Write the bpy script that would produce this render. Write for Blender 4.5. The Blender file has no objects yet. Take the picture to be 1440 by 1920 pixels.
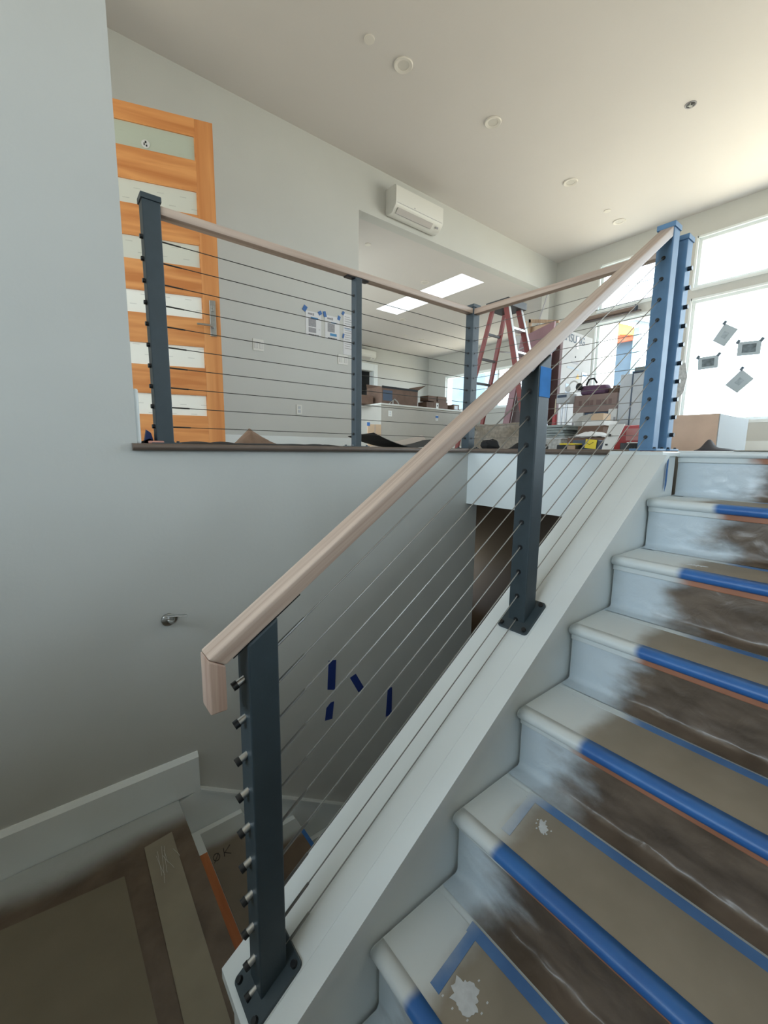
import bpy, bmesh, math, random
from mathutils import Vector, Matrix, noise
random.seed(7)
S = bpy.context.scene
COL = S.collection

# ------------------------------------------------------------------ camera
R_ = Vector((0.78413059, -0.62048335, 0.01181676))
U_ = Vector((0.08148607, 0.12181613, 0.98920213))
F_ = Vector((0.61522292, 0.77470074, -0.14608051))
cd = bpy.data.cameras.new('camera')
cam = bpy.data.objects.new('camera', cd)
COL.objects.link(cam)
cam.matrix_world = Matrix(((R_.x, U_.x, -F_.x, 0), (R_.y, U_.y, -F_.y, 0), (R_.z, U_.z, -F_.z, 0), (0, 0, 0, 1)))
cd.sensor_fit = 'HORIZONTAL'
cd.sensor_width = 36.0
cd.lens = 795.2459 / 1440 * 36
cd.clip_start = 0.02
S.camera = cam

# ------------------------------------------------------------------ world, exposure
W = bpy.data.worlds.new('sky')
S.world = W
W.use_nodes = True
nt = W.node_tree
nt.nodes.clear()
wo = nt.nodes.new('ShaderNodeOutputWorld')
bg = nt.nodes.new('ShaderNodeBackground')
tc = nt.nodes.new('ShaderNodeTexCoord')
sp = nt.nodes.new('ShaderNodeSeparateXYZ')
rp = nt.nodes.new('ShaderNodeValToRGB')
nt.links.new(tc.outputs['Generated'], sp.inputs[0])
mr = nt.nodes.new('ShaderNodeMapRange')
mr.inputs['From Min'].default_value = -1
nt.links.new(sp.outputs['Z'], mr.inputs['Value'])
nt.links.new(mr.outputs[0], rp.inputs['Fac'])
e = rp.color_ramp.elements
e[0].position = 0.40
e[0].color = (0.68, 0.64, 0.50, 1)      # sunlit ground outside
e[1].position = 0.55
e[1].color = (0.74, 0.89, 1.0, 1)
x = rp.color_ramp.elements.new(0.49)
x.color = (0.85, 0.94, 1.0, 1)
nt.links.new(rp.outputs[0], bg.inputs['Color'])
bg.inputs['Strength'].default_value = 7.0
nt.links.new(bg.outputs[0], wo.inputs['Surface'])
S.view_settings.view_transform = 'Standard'
S.view_settings.look = 'None'
S.view_settings.gamma = 1
S.view_settings.use_curve_mapping = False
S.view_settings.exposure = 0.56
S.cycles.use_denoising = True
S.cycles.max_bounces = 10
S.cycles.diffuse_bounces = 6
S.cycles.glossy_bounces = 4
S.cycles.transmission_bounces = 6
S.cycles.transparent_max_bounces = 12
S.cycles.sample_clamp_indirect = 8
S.cycles.caustics_reflective = False
S.cycles.caustics_refractive = False


def portal(name, loc, direction, sx, sy):
    l = bpy.data.lights.new(name, 'AREA')
    l.shape = 'RECTANGLE'
    l.size, l.size_y = sx, sy
    l.cycles.is_portal = True
    o = bpy.data.objects.new(name, l)
    o.location = loc
    o.rotation_euler = Vector(direction).to_track_quat('-Z', 'Y').to_euler()
    COL.objects.link(o)


# daylight openings (portals only guide the sky light through openings; front, entry and kitchen ones are unseen, added for fill)
portal('portal_window', (7.1, -0.6, 1.2), (-1, 0, 0), 5.6, 1.62)
portal('portal_transom', (7.1, -0.6, 2.49), (-1, 0, 0), 5.6, .66)
portal('portal_window', (7.1, 3.05, 1.22), (-1, 0, 0), .8, 1.54)
portal('portal_transom', (7.1, 3.05, 2.5), (-1, 0, 0), .8, .66)
portal('portal_window', (9.08, 7.2, 1.55), (-1, 0, 0), 2.6, .95)
portal('portal_fill_front', (1.3, -4.1, 1.4), (0, 1, 0), 1.4, 1.0)
portal('portal_fill_entry', (-3.1, 3.05, 1.35), (1, 0, 0), 1.7, 2.1)
portal('portal_fill_kitchen', (2.75, 6.75, 1.5), (1, 0, 0), 3.5, 1.3)
portal('portal_landing', (-3.1, 0.4, 1.1), (1, 0, 0), 1.9, 1.6)

# ------------------------------------------------------------------ materials
MATS = {}


def nodes(name):
    m = bpy.data.materials.new(name)
    m.use_nodes = True
    return m, m.node_tree, m.node_tree.nodes['Principled BSDF']


def mat(name, col, rough=0.5, metal=0.0, var=0.0, scale=8, bump=0.0, bscale=60, spec=0.5, coat=0.0):
    """plain procedural material: noise varied colour and a fine bump"""
    if name in MATS:
        return MATS[name]
    m, t, b = nodes(name)
    b.inputs['Roughness'].default_value = rough
    b.inputs['Metallic'].default_value = metal
    b.inputs['Specular IOR Level'].default_value = spec
    b.inputs['Coat Weight'].default_value = coat
    g = t.nodes.new('ShaderNodeNewGeometry')
    n = t.nodes.new('ShaderNodeTexNoise')
    n.inputs['Scale'].default_value = scale
    n.inputs['Detail'].default_value = 4
    t.links.new(g.outputs['Position'], n.inputs['Vector'])
    r = t.nodes.new('ShaderNodeValToRGB')
    r.color_ramp.elements[0].position = .3
    r.color_ramp.elements[1].position = .7
    r.color_ramp.elements[0].color = tuple(c * (1 - var) for c in col) + (1,)
    r.color_ramp.elements[1].color = tuple(min(1, c * (1 + var)) for c in col) + (1,)
    t.links.new(n.outputs['Fac'], r.inputs['Fac'])
    t.links.new(r.outputs[0], b.inputs['Base Color'])
    if bump:
        n2 = t.nodes.new('ShaderNodeTexNoise')
        n2.inputs['Scale'].default_value = bscale
        n2.inputs['Detail'].default_value = 3
        t.links.new(g.outputs['Position'], n2.inputs['Vector'])
        bp = t.nodes.new('ShaderNodeBump')
        bp.inputs['Strength'].default_value = bump
        bp.inputs['Distance'].default_value = 0.004
        t.links.new(n2.outputs['Fac'], bp.inputs['Height'])
        t.links.new(bp.outputs[0], b.inputs['Normal'])
    MATS[name] = m
    return m


def wood(name, c1, c2, axis='X', scale=30, rough=0.5, stretch=0.04, tilt=0.0):
    if name in MATS:
        return MATS[name]
    m, t, b = nodes(name)
    b.inputs['Roughness'].default_value = rough
    tcn = t.nodes.new('ShaderNodeTexCoord')
    mp = t.nodes.new('ShaderNodeMapping')
    s = [1, 1, 1]
    s['XYZ'.index(axis)] = stretch
    mp.inputs['Scale'].default_value = s
    m0 = t.nodes.new('ShaderNodeMapping')
    m0.inputs['Rotation'].default_value = (0, tilt, 0)
    t.links.new(tcn.outputs['Object'], m0.inputs[0])
    t.links.new(m0.outputs[0], mp.inputs[0])
    n = t.nodes.new('ShaderNodeTexNoise')
    n.inputs['Scale'].default_value = scale
    n.inputs['Detail'].default_value = 6
    n.inputs['Distortion'].default_value = .5
    t.links.new(mp.outputs[0], n.inputs['Vector'])
    r = t.nodes.new('ShaderNodeValToRGB')
    r.color_ramp.elements[0].position = .36
    r.color_ramp.elements[1].position = .62
    r.color_ramp.elements[0].color = c1 + (1,)
    r.color_ramp.elements[1].color = c2 + (1,)
    t.links.new(n.outputs['Fac'], r.inputs['Fac'])
    t.links.new(r.outputs[0], b.inputs['Base Color'])
    bp = t.nodes.new('ShaderNodeBump')
    bp.inputs['Strength'].default_value = .15
    bp.inputs['Distance'].default_value = .002
    t.links.new(n.outputs['Fac'], bp.inputs['Height'])
    t.links.new(bp.outputs[0], b.inputs['Normal'])
    MATS[name] = m
    return m


def spray(name, base, edge, soft=.07, wob=.12, white=(.60, .65, .66), rough=.6, axis='Y', nscale=6, base2=None, bump=0.0, coat=0.0, bscale=18, sheen=None):
    """sheet covered with white paint overspray where the axis coordinate exceeds `edge` (a soft, ragged stain)"""
    m, t, b = nodes(name)
    b.inputs['Roughness'].default_value = rough
    b.inputs['Coat Weight'].default_value = coat
    b.inputs['Coat Roughness'].default_value = .25
    g = t.nodes.new('ShaderNodeNewGeometry')
    s = t.nodes.new('ShaderNodeSeparateXYZ')
    t.links.new(g.outputs['Position'], s.inputs[0])
    n = t.nodes.new('ShaderNodeTexNoise')
    n.inputs['Scale'].default_value = nscale
    n.inputs['Detail'].default_value = 5
    mp = t.nodes.new('ShaderNodeMapping')
    mp.inputs['Scale'].default_value = (1, 1, 2.2)
    t.links.new(g.outputs['Position'], mp.inputs[0])
    t.links.new(mp.outputs[0], n.inputs['Vector'])
    ma = t.nodes.new('ShaderNodeMath')
    ma.operation = 'MULTIPLY_ADD'
    ma.inputs[1].default_value = wob * 2
    t.links.new(n.outputs['Fac'], ma.inputs[0])
    t.links.new(s.outputs[axis], ma.inputs[2])
    r = t.nodes.new('ShaderNodeMapRange')
    r.interpolation_type = 'SMOOTHSTEP'
    r.inputs['From Min'].default_value = edge + wob - soft
    r.inputs['From Max'].default_value = edge + wob + soft
    t.links.new(ma.outputs[0], r.inputs['Value'])
    n2 = t.nodes.new('ShaderNodeTexNoise')
    n2.inputs['Scale'].default_value = 9
    n2.inputs['Detail'].default_value = 5
    t.links.new(mp.outputs[0], n2.inputs['Vector'])
    r2 = t.nodes.new('ShaderNodeValToRGB')
    b2 = base2 or tuple(c * .8 for c in base)
    r2.color_ramp.elements[0].position = .35
    r2.color_ramp.elements[1].position = .65
    r2.color_ramp.elements[0].color = b2 + (1,)
    r2.color_ramp.elements[1].color = base + (1,)
    t.links.new(n2.outputs['Fac'], r2.inputs['Fac'])
    mx = t.nodes.new('ShaderNodeMix')
    mx.data_type = 'RGBA'
    t.links.new(r.outputs[0], mx.inputs['Factor'])
    t.links.new(r2.outputs[0], mx.inputs['A'])
    mx.inputs['B'].default_value = white + (1,)
    t.links.new(mx.outputs['Result'], b.inputs['Base Color'])
    n3 = t.nodes.new('ShaderNodeTexNoise')
    n3.inputs['Scale'].default_value = bscale
    n3.inputs['Detail'].default_value = 4
    n3.inputs['Distortion'].default_value = .6
    t.links.new(g.outputs['Position'], n3.inputs['Vector'])
    if bump:
        bp = t.nodes.new('ShaderNodeBump')
        bp.inputs['Strength'].default_value = bump
        bp.inputs['Distance'].default_value = .01
        t.links.new(n3.outputs['Fac'], bp.inputs['Height'])
        t.links.new(bp.outputs[0], b.inputs['Normal'])
    MATS[name] = m
    return m


M_wall = mat('wall_paint', (.56, .57, .545), .55, var=.015, scale=3, bump=.12, bscale=90)
M_ceil = mat('ceiling_paint', (.63, .605, .585), .7, var=.01, scale=2, bump=.08, bscale=120)
M_white = mat('white_trim_paint', (.76, .81, .82), .35, var=.02, scale=5, bump=.06, bscale=40)
M_stairwell = mat('stairwell_paint', (.54, .55, .53), .5, var=.02, scale=3, bump=.1, bscale=70)  # stairwell walls, a touch darker than the room wall paint
M_slate = mat('slate_powder_coat', (.036, .054, .066), .5, var=.06, scale=30, bump=.05, bscale=300)
M_flareslate = mat('flare_blue_slate_coat', (.12, .25, .43), .5, var=.08, scale=20, bump=.05, bscale=300)  # blue lens flare over the two stair head posts is put into this colour
M_black = mat('black_plastic', (.008, .009, .011), .35)
M_steel = mat('stainless_steel', (.50, .50, .49), .28, metal=1, var=.05, scale=60)
M_cable = mat('cable_steel', (.30, .30, .29), .35, metal=.8)
M_darkcable = mat('dark_cable', (.06, .06, .055), .45, metal=.5)
M_rail = wood('pale_oak', (.47, .345, .275), (.60, .475, .39), 'X', 55, .5, .03)
M_railS = wood('pale_oak_sloping', (.43, .31, .245), (.60, .475, .395), 'X', 60, .5, .022, math.atan(.684))
M_railY = wood('pale_oak_crosswise', (.44, .32, .25), (.56, .44, .36), 'Y', 36, .5, .05)
M_railZ = wood('pale_oak_upright', (.40, .26, .20), (.56, .42, .34), 'Z', 55, .5, .05)
M_fir = wood('orange_fir', (.56, .20, .055), (.76, .34, .115), 'X', 14, .45, .08)
M_firZ = wood('orange_fir_upright', (.58, .22, .065), (.72, .32, .11), 'Z', 14, .45, .05)
M_oldwood = wood('rough_wood', (.30, .19, .11), (.50, .36, .24), 'Z', 20, .7, .1)
M_brown = mat('brown_nosing', (.13, .095, .075), .45, var=.1, scale=12)
M_tape = mat('blue_masking_tape', (.035, .14, .40), .5, var=.12, scale=25, bump=.1, bscale=120)
M_tapedark = mat('dark_blue_tape', (.012, .035, .20), .5, var=.1)
M_card = mat('cardboard', (.34, .25, .17), .75, var=.08, scale=10)
M_carddark = mat('dark_cardboard', (.14, .085, .06), .8, var=.12, scale=9)
M_cardtan = mat('tan_cardboard', (.55, .40, .27), .75, var=.06, scale=6)
M_plast = mat('white_plastic', (.70, .70, .66), .4)
M_glass = None
M_blackpaper = mat('black_paper', (.012, .012, .012), .8, bump=.4, bscale=25)
M_kraft = mat('brown_paper', (.24, .15, .10), .8, var=.15, scale=14, bump=.5, bscale=20)
M_red = mat('red_fibreglass', (.27, .07, .065), .5, var=.12, scale=18)
M_alu = mat('aluminium', (.62, .65, .68), .35, metal=.6)
M_white2 = mat('white_board', (.66, .66, .64), .6, var=.04)
M_greyw = mat('grey_white_board', (.50, .53, .56), .6, var=.05)
M_navy = mat('navy_board', (.05, .075, .12), .5)
M_maroon = mat('maroon_fabric', (.11, .055, .10), .8, var=.2, scale=20, bump=.4, bscale=40)
M_mauve = mat('mauve_board', (.30, .17, .185), .6, var=.06)
M_yellow = mat('yellow_card', (.70, .55, .04), .6)
M_osb = mat('dusty_sheet', (.26, .225, .18), .55, var=.25, scale=30, bump=.5, bscale=25)
M_paper = mat('white_paper', (.72, .73, .75), .7, var=.02)
M_greyprint = mat('grey_print', (.32, .32, .34), .7, var=.15, scale=90)
M_ink = mat('black_ink', (.01, .01, .012), .6)
M_blueprint = mat('blue_print', (.06, .25, .50), .6)
M_orangewood = wood('raw_orange_wood', (.42, .13, .04), (.56, .20, .07), 'Y', 20, .5, .08)
M_salmon = mat('salmon_rosin_strip', (.46, .20, .12), .6, var=.1, scale=14)
M_redplastic = mat('red_plastic', (.38, .04, .045), .4)
M_clear = mat('cloudy_plastic', (.42, .43, .42), .3, var=.25, scale=40, bump=.6, bscale=25, coat=.5)
M_hallshade = mat('lower_hall_shade', (.15, .125, .11), .7)  # low light of the lower hall is darkened into this colour
M_floor = mat('pale_bounce_floor', (.48, .42, .35), .7, var=.08, scale=3)  # mostly hidden floor, made paler to bounce light onto the ceiling
M_greyslab = mat('counter_white', (.60, .60, .56), .5, var=.02)
M_island = mat('island_paint', (.40, .375, .33), .6, var=.02)
M_mesh = mat('speaker_cone', (.02, .02, .02), .6)


def glass_mat():
    m, t, b = nodes('window_glass')
    t.nodes.remove(b)
    o = t.nodes['Material Output']
    tr = t.nodes.new('ShaderNodeBsdfTransparent')
    gl = t.nodes.new('ShaderNodeBsdfGlossy')
    gl.inputs['Roughness'].default_value = .02
    mx = t.nodes.new('ShaderNodeMixShader')
    mx.inputs[0].default_value = .05
    t.links.new(tr.outputs[0], mx.inputs[1])
    t.links.new(gl.outputs[0], mx.inputs[2])
    t.links.new(mx.outputs[0], o.inputs['Surface'])
    return m


M_glass = glass_mat()


def pane_film(name, base, printed):
    m, t, b = nodes(name)
    b.inputs['Roughness'].default_value = .35
    tcn = t.nodes.new('ShaderNodeTexCoord')
    mp = t.nodes.new('ShaderNodeMapping')
    mp.inputs['Scale'].default_value = (7, 7, 11)
    t.links.new(tcn.outputs['Object'], mp.inputs[0])
    br = t.nodes.new('ShaderNodeTexBrick')
    br.inputs['Scale'].default_value = 1
    br.inputs['Mortar Size'].default_value = .36
    br.inputs['Mortar Smooth'].default_value = .05
    br.inputs['Row Height'].default_value = .75
    br.inputs['Brick Width'].default_value = 1.0
    sx = t.nodes.new('ShaderNodeSeparateXYZ')
    cx = t.nodes.new('ShaderNodeCombineXYZ')
    t.links.new(mp.outputs[0], sx.inputs[0])
    t.links.new(sx.outputs['X'], cx.inputs['X'])
    t.links.new(sx.outputs['Z'], cx.inputs['Y'])
    t.links.new(cx.outputs[0], br.inputs['Vector'])
    br.inputs['Color1'].default_value = tuple(c * (.72 if printed else .95) for c in base) + (1,)
    br.inputs['Color2'].default_value = tuple(c * (.8 if printed else .97) for c in base) + (1,)
    br.inputs['Mortar'].default_value = base + (1,)
    t.links.new(br.outputs['Color'], b.inputs['Base Color'])
    return m


M_pane_dark = pane_film('frosted_pane', (.48, .52, .43), False)
M_pane_mid = pane_film('filmed_pane', (.66, .66, .58), True)
M_pane_white = pane_film('white_filmed_pane', (.88, .87, .80), True)

# ------------------------------------------------------------------ mesh helpers
FZ = 0.0085


class B:
    def __init__(self):
        self.m = bmesh.new()

    def box(self, x0, x1, y0, y1, z0, z1, bev=0.0, rot=None, seg=2):
        r = bmesh.ops.create_cube(self.m, size=1)
        vs = r['verts']
        c = Vector(((x0 + x1) / 2, (y0 + y1) / 2, (z0 + z1) / 2))
        d = Vector((abs(x1 - x0), abs(y1 - y0), abs(z1 - z0)))
        for v in vs:
            v.co = Vector((v.co.x * d.x, v.co.y * d.y, v.co.z * d.z))
        if bev:
            es = list({ed for v in vs for ed in v.link_edges})
            rr = bmesh.ops.bevel(self.m, geom=es, offset=bev, segments=seg, affect='EDGES', profile=.5)
            vs = list(set(rr['verts']) | {v for v in vs if v.is_valid})
        for v in vs:
            if rot is not None:
                v.co = rot @ v.co
            v.co += c
        return self

    def cyl(self, p0, p1, r0, r1=None, seg=16, cap=True):
        p0, p1 = Vector(p0), Vector(p1)
        d = p1 - p0
        q = d.to_track_quat('Z', 'Y').to_matrix().to_4x4()
        M = Matrix.Translation((p0 + p1) / 2) @ q
        bmesh.ops.create_cone(self.m, cap_ends=cap, segments=seg, radius1=r0, radius2=r0 if r1 is None else r1, depth=d.length, matrix=M)
        return self

    def tube(self, pts, r, seg=8):
        pts = [Vector(p) for p in pts]
        rings = []
        for i, p in enumerate(pts):
            d = (pts[min(i + 1, len(pts) - 1)] - pts[max(i - 1, 0)]).normalized()
            q = d.to_track_quat('Z', 'Y')
            rings.append([self.m.verts.new(p + q @ Vector((math.cos(a) * r, math.sin(a) * r, 0))) for a in [2 * math.pi * k / seg for k in range(seg)]])
        for a, b in zip(rings, rings[1:]):
            for k in range(seg):
                self.m.faces.new((a[k], a[(k + 1) % seg], b[(k + 1) % seg], b[k]))
        self.m.faces.new(rings[0][::-1])
        self.m.faces.new(rings[-1])
        return self

    def prism(self, pts, vec):
        """closed polygon pts (3-D, planar) extruded by vec"""
        vec = Vector(vec)
        a = [self.m.verts.new(Vector(p)) for p in pts]
        b = [self.m.verts.new(Vector(p) + vec) for p in pts]
        n = len(pts)
        self.m.faces.new(a[::-1])
        self.m.faces.new(b)
        for k in range(n):
            self.m.faces.new((a[k], a[(k + 1) % n], b[(k + 1) % n], b[k]))
        return self

    def quadgrid(self, fn, nu, nv):
        g = [[self.m.verts.new(Vector(fn(i / nu, j / nv))) for j in range(nv + 1)] for i in range(nu + 1)]
        for i in range(nu):
            for j in range(nv):
                self.m.faces.new((g[i][j], g[i + 1][j], g[i + 1][j + 1], g[i][j + 1]))
        return self

    def sphere(self, c, r, s=(1, 1, 1), u=16, v=10):
        rr = bmesh.ops.create_uvsphere(self.m, u_segments=u, v_segments=v, radius=r)
        for vv in rr['verts']:
            vv.co = Vector((vv.co.x * s[0], vv.co.y * s[1], vv.co.z * s[2])) + Vector(c)
        return self

    def ring(self, c, r0, r1, h, seg=32):
        """flat washer hanging below z=c.z by h"""
        c = Vector(c)
        prof = [(r1, 0), (r1, -h * .6), (r1 - h * .4, -h), (r0, -h * .6), (r0, 0.0)]
        rr = [[self.m.verts.new(c + Vector((math.cos(a) * r, math.sin(a) * r, z))) for r, z in prof] for a in [2 * math.pi * k / seg for k in range(seg)]]
        n = len(prof)
        for k in range(seg):
            a, b = rr[k], rr[(k + 1) % seg]
            for j in range(n):
                self.m.faces.new((a[j], a[(j + 1) % n], b[(j + 1) % n], b[j]))
        return self


def obj(name, b, m, parent=None, smooth=False, solid=0.0):
    """links the mesh; a mesh with a parent is given in world coordinates and shifted into the parent's frame"""
    bmesh.ops.recalc_face_normals(b.m, faces=b.m.faces)
    me = bpy.data.meshes.new(name)
    if parent is not None:
        off = parent.get('_at')
        p = parent
        while off is None and p.parent:
            p = p.parent
            off = p.get('_at')
        if off is not None:
            for v in b.m.verts:
                v.co -= Vector(off)
    b.m.to_mesh(me)
    b.m.free()
    if smooth:
        for p in me.polygons:
            p.use_smooth = True
        try:
            me.set_sharp_from_angle(angle=math.radians(40))
        except Exception:
            pass
    o = bpy.data.objects.new(name, me)
    COL.objects.link(o)
    me.materials.append(m)
    if parent is not None:
        o.parent = parent
    if solid:
        s = o.modifiers.new('thickness', 'SOLIDIFY')
        s.thickness = solid
        s.offset = 0
    return o


def tag(o, label, cat, group=None, kind=None):
    if label:
        o['label'] = label
    if cat:
        o['category'] = cat
    if group:
        o['group'] = group
    if kind:
        o['kind'] = kind
    return o


def thing(name, label, cat, at=(0, 0, 0), group=None):
    o = bpy.data.objects.new(name, None)
    o.empty_display_size = .05
    COL.objects.link(o)
    o.location = at
    o['_at'] = tuple(at)
    return tag(o, label, cat, group)


def struct(name, b, m, smooth=False):
    o = obj(name, b, m, smooth=smooth)
    o['kind'] = 'structure'
    return o


# ------------------------------------------------------------------ setting: shell
H = 3.11            # main ceiling
HK = 2.61           # ceiling of the room beyond
LZ = -1.4157        # landing level
T = .14
struct('floor', B().box(2.06, 7.1, -4, 9.4, -.33, 0), M_floor)
struct('floor_side', B().box(-3, 2.06, 1.90, 9.4, -.33, 0), M_floor)
struct('floor_front', B().box(-3, 2.03, -4, -.62, -.33, 0), M_floor)
struct('floor_kitchen', B().box(7.1, 9.1, 4.2, 9.4, -.33, 0), M_floor)
struct('ceiling', B().box(-3.2, 7.1, -4.1, 4.2, H, H + .15), M_ceil)
kc = B()
for a in ((2.8, 5.10, 4.34, 9.4), (5.62, 9.1, 4.34, 9.4), (5.10, 5.62, 4.34, 4.62), (5.10, 5.62, 6.74, 9.4)):
    kc.box(*a, HK, HK + .12)
for a in ((5.06, 5.10, 4.58, 6.78), (5.62, 5.66, 4.58, 6.78), (5.1, 5.62, 4.58, 4.62), (5.1, 5.62, 6.74, 6.78)):
    kc.box(*a, HK + .12, HK + .40)
struct('ceiling_kitchen', kc, M_ceil)
struct('wall_rear', B().box(-3, 2.93, 4.2, 4.2 + T, 0, H).box(2.93, 6.80, 4.2, 4.2 + T, HK, H).box(6.80, 6.97, 4.2, 4.2 + T, 0, H), M_wall)
struct('wall_left', B().box(-3, .257, 1.725, 1.845, LZ - 1.6, H).box(.257, 2.12, 1.725, 1.90, -3.0, -.012), M_stairwell)
struct('wall_entry', B().box(.06, .20, 3.72, 4.2, 0, H), M_wall)
ww = B()
X0, X1 = 6.97, 7.11


def wallx(b, x0, x1, y0, y1, z0, z1, holes):
    """wall slab in a plane of constant X with rectangular holes (y0, y1, z0, z1)"""
    ys = sorted({y0, y1} | {h[0] for h in holes} | {h[1] for h in holes})
    zs = sorted({z0, z1} | {h[2] for h in holes} | {h[3] for h in holes})
    for a, c in zip(ys, ys[1:]):
        for d, f in zip(zs, zs[1:]):
            ym, zm = (a + c) / 2, (d + f) / 2
            if not any(h[0] < ym < h[1] and h[2] < zm < h[3] for h in holes):
                b.box(x0, x1, a, c, d, f)
    return b


holes = [(-3.4, 2.20, .41, 2.03), (-3.4, 2.20, 2.165, 2.81), (2.64, 3.46, .45, 2.0), (2.64, 3.46, 2.165, 2.835)]
struct('wall_window', wallx(ww, X0, X1, -4.1, 4.2, 0, H, holes), M_wall)
struct('wall_front', B().box(-3.2, -2.4, -4.14, -4.0, -.33, H).box(2.0, 7.1, -4.14, -4.0, -.33, H).box(-2.4, 2.0, -4.14, -4.0, -.33, .9).box(-2.4, 2.0, -4.14, -4.0, 1.9, H).box(-2.4, .6, -4.14, -4.0, .9, 1.9), M_wall)  # opening is unseen, added to brighten the left wall
struct('wall_back', wallx(B(), -3.2, -3.0, -4.1, 4.3, -.33, H, [(-.6, 1.4, .2, 1.9), (2.2, 3.9, .3, 2.4)]), M_wall)  # second hole is unseen, added to light the door wall and left ceiling
struct('wall_kitchen_rear', B().box(2.8, 6.0, 9.25, 9.39, 0, HK).box(6.0, 6.93, 9.25, 9.39, 2.02, HK).box(6.93, 9.1, 9.25, 9.39, 0, HK), M_wall)
struct('wall_kitchen_left', wallx(B(), 2.79, 2.93, 4.34, 9.25, 0, HK, [(5.0, 8.5, .85, 2.15)]), M_wall)  # unseen opening added to brighten the far room
struct('wall_kitchen_right', wallx(B(), 8.94, 9.08, 4.2, 9.25, 0, HK, [(5.9, 8.56, 1.07, 2.02)]), M_wall)
struct('wall_kitchen_return', B().box(7.11, 9.08, 4.06, 4.2, 0, HK), M_wall)
struct('wall_closet', B().box(5.7, 7.3, 10.4, 10.5, -.1, 2.4).box(5.7, 5.8, 9.40, 10.4, -.1, 2.4).box(7.2, 7.3, 9.40, 10.4, -.1, 2.4).box(5.7, 7.3, 9.40, 10.4, 2.4, 2.5).box(5.7, 7.3, 9.41, 10.4, -.1, -.001), mat('closet_paint', (.16, .16, .16), .7))
# stairwell
struct('wall_stair_right', B().box(-3, 3.5, -.62, -.5, -3, -.335).box(-3, 1.98, -.62, -.5, -.335, -.002), M_stairwell)
struct('wall_landing', B().box(-1.4, -1.28, -.62, 1.725, -3, .0), M_stairwell)
struct('floor_mezzanine', B().box(-3, -1.28, -.5, 1.725, -.33, 0), M_floor)
struct('floor_landing', B().box(-1.28, .285, -.5, 1.725, LZ - .25, LZ - .0035), M_white)
struct('floor_lower', B().box(-1.4, 5.5, -.62, 3.5, -3.05, -2.95), M_hallshade)
struct('wall_lower', B().box(3.4, 3.5, -.6, 3.5, -3, -.33).box(1.9, 2.9, 3.2, 3.3, -3, -.33).box(2.9, 3.5, 3.2, 3.3, -3, -1.6).box(2.9, 3.5, 3.2, 3.3, -1.1, -.33).box(1.9, 2.02, 1.90, 3.2, -3, -.33), M_hallshade)  # unseen gap in the side wall added to let light into the hall
struct('wall_header', B().box(2.02, 2.12, .79, 1.725, -.325, -.014), M_white)
# knee wall and its sloping cap
SL = .6845
cz = lambda X: -.573 + SL * (X - .975)      # top plane of the cap
cap_t = .02
pts = [(.222, .622, -3), (1.99, .622, -3), (1.99, .622, -.012), (1.80, .622, -.012), (.222, .622, cz(.222) - cap_t / .815)]
struct('wall_knee', B().prism(pts, (0, .158, 0)), M_white)
cp = B()
up = Vector((-SL, 0, 1)).normalized()
al = Vector((1, 0, SL)).normalized()
cb = []
for y0, y1 in ((.590, .640), (.6425, .797)):      # two boards glued side by side: a fine seam shows
    a0 = Vector((.206, y0, cz(.206)))
    a1 = Vector((1.800, y0, cz(1.800)))
    q = [a0, a1, Vector((1.83, y0, FZ - .001 - cap_t)), Vector((1.80, y0, cz(1.8) - .028)), a0 - Vector((0, 0, .025))]
    cp.prism(q, (0, y1 - y0, 0))
cp.prism([Vector((.208, .6395, cz(.208) - .0012)), Vector((1.80, .6395, cz(1.80) - .0012)), Vector((1.80, .6395, cz(1.80) - .02)), Vector((.208, .6395, cz(.208) - .02))], (0, .0035, 0))
struct('trim_1', cp, M_white)
struct('trim_2', B().box(1.80, 1.995, .605, .80, -.014, .004, .003), M_white)


def nosing(b, p0, p1, side, z0, z1, back=.05):
    """half round floor nosing from p0 to p1, round front towards `side`"""
    p0, p1, side = Vector(p0), Vector(p1), Vector(side)
    r = (z1 - z0) / 2
    prof = [(-back, z0), (-back, z1), (0, z1)] + [(math.sin(a) * r, (z0 + z1) / 2 + math.cos(a) * r) for a in [math.pi * k / 8 for k in range(1, 8)]] + [(0, z0)]
    ring = [p0 + side * u + Vector((0, 0, z)) for u, z in prof]
    b.prism(ring, p1 - p0)
    return b


t2 = nosing(B(), (.24, 1.712, 0), (2.0, 1.712, 0), (0, -1, 0), -.0135, .0115, .17)
nosing(t2, (2.006, 1.70, 0), (2.006, .80, 0), (-1, 0, 0), -.0135, .0115, .10)
struct('trim_3', t2, M_brown, True)

# baseboards
def baseb(name, b):
    return struct(name, b, M_white)


b = B().prism([(-1.28, 1.725, LZ), (-1.28, 1.708, LZ), (-1.28, 1.708, LZ + .152), (-1.28, 1.721, LZ + .170), (-1.28, 1.725, LZ + .170)], (1.675, 0, 0))
baseb('baseboard_left', b)
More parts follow.
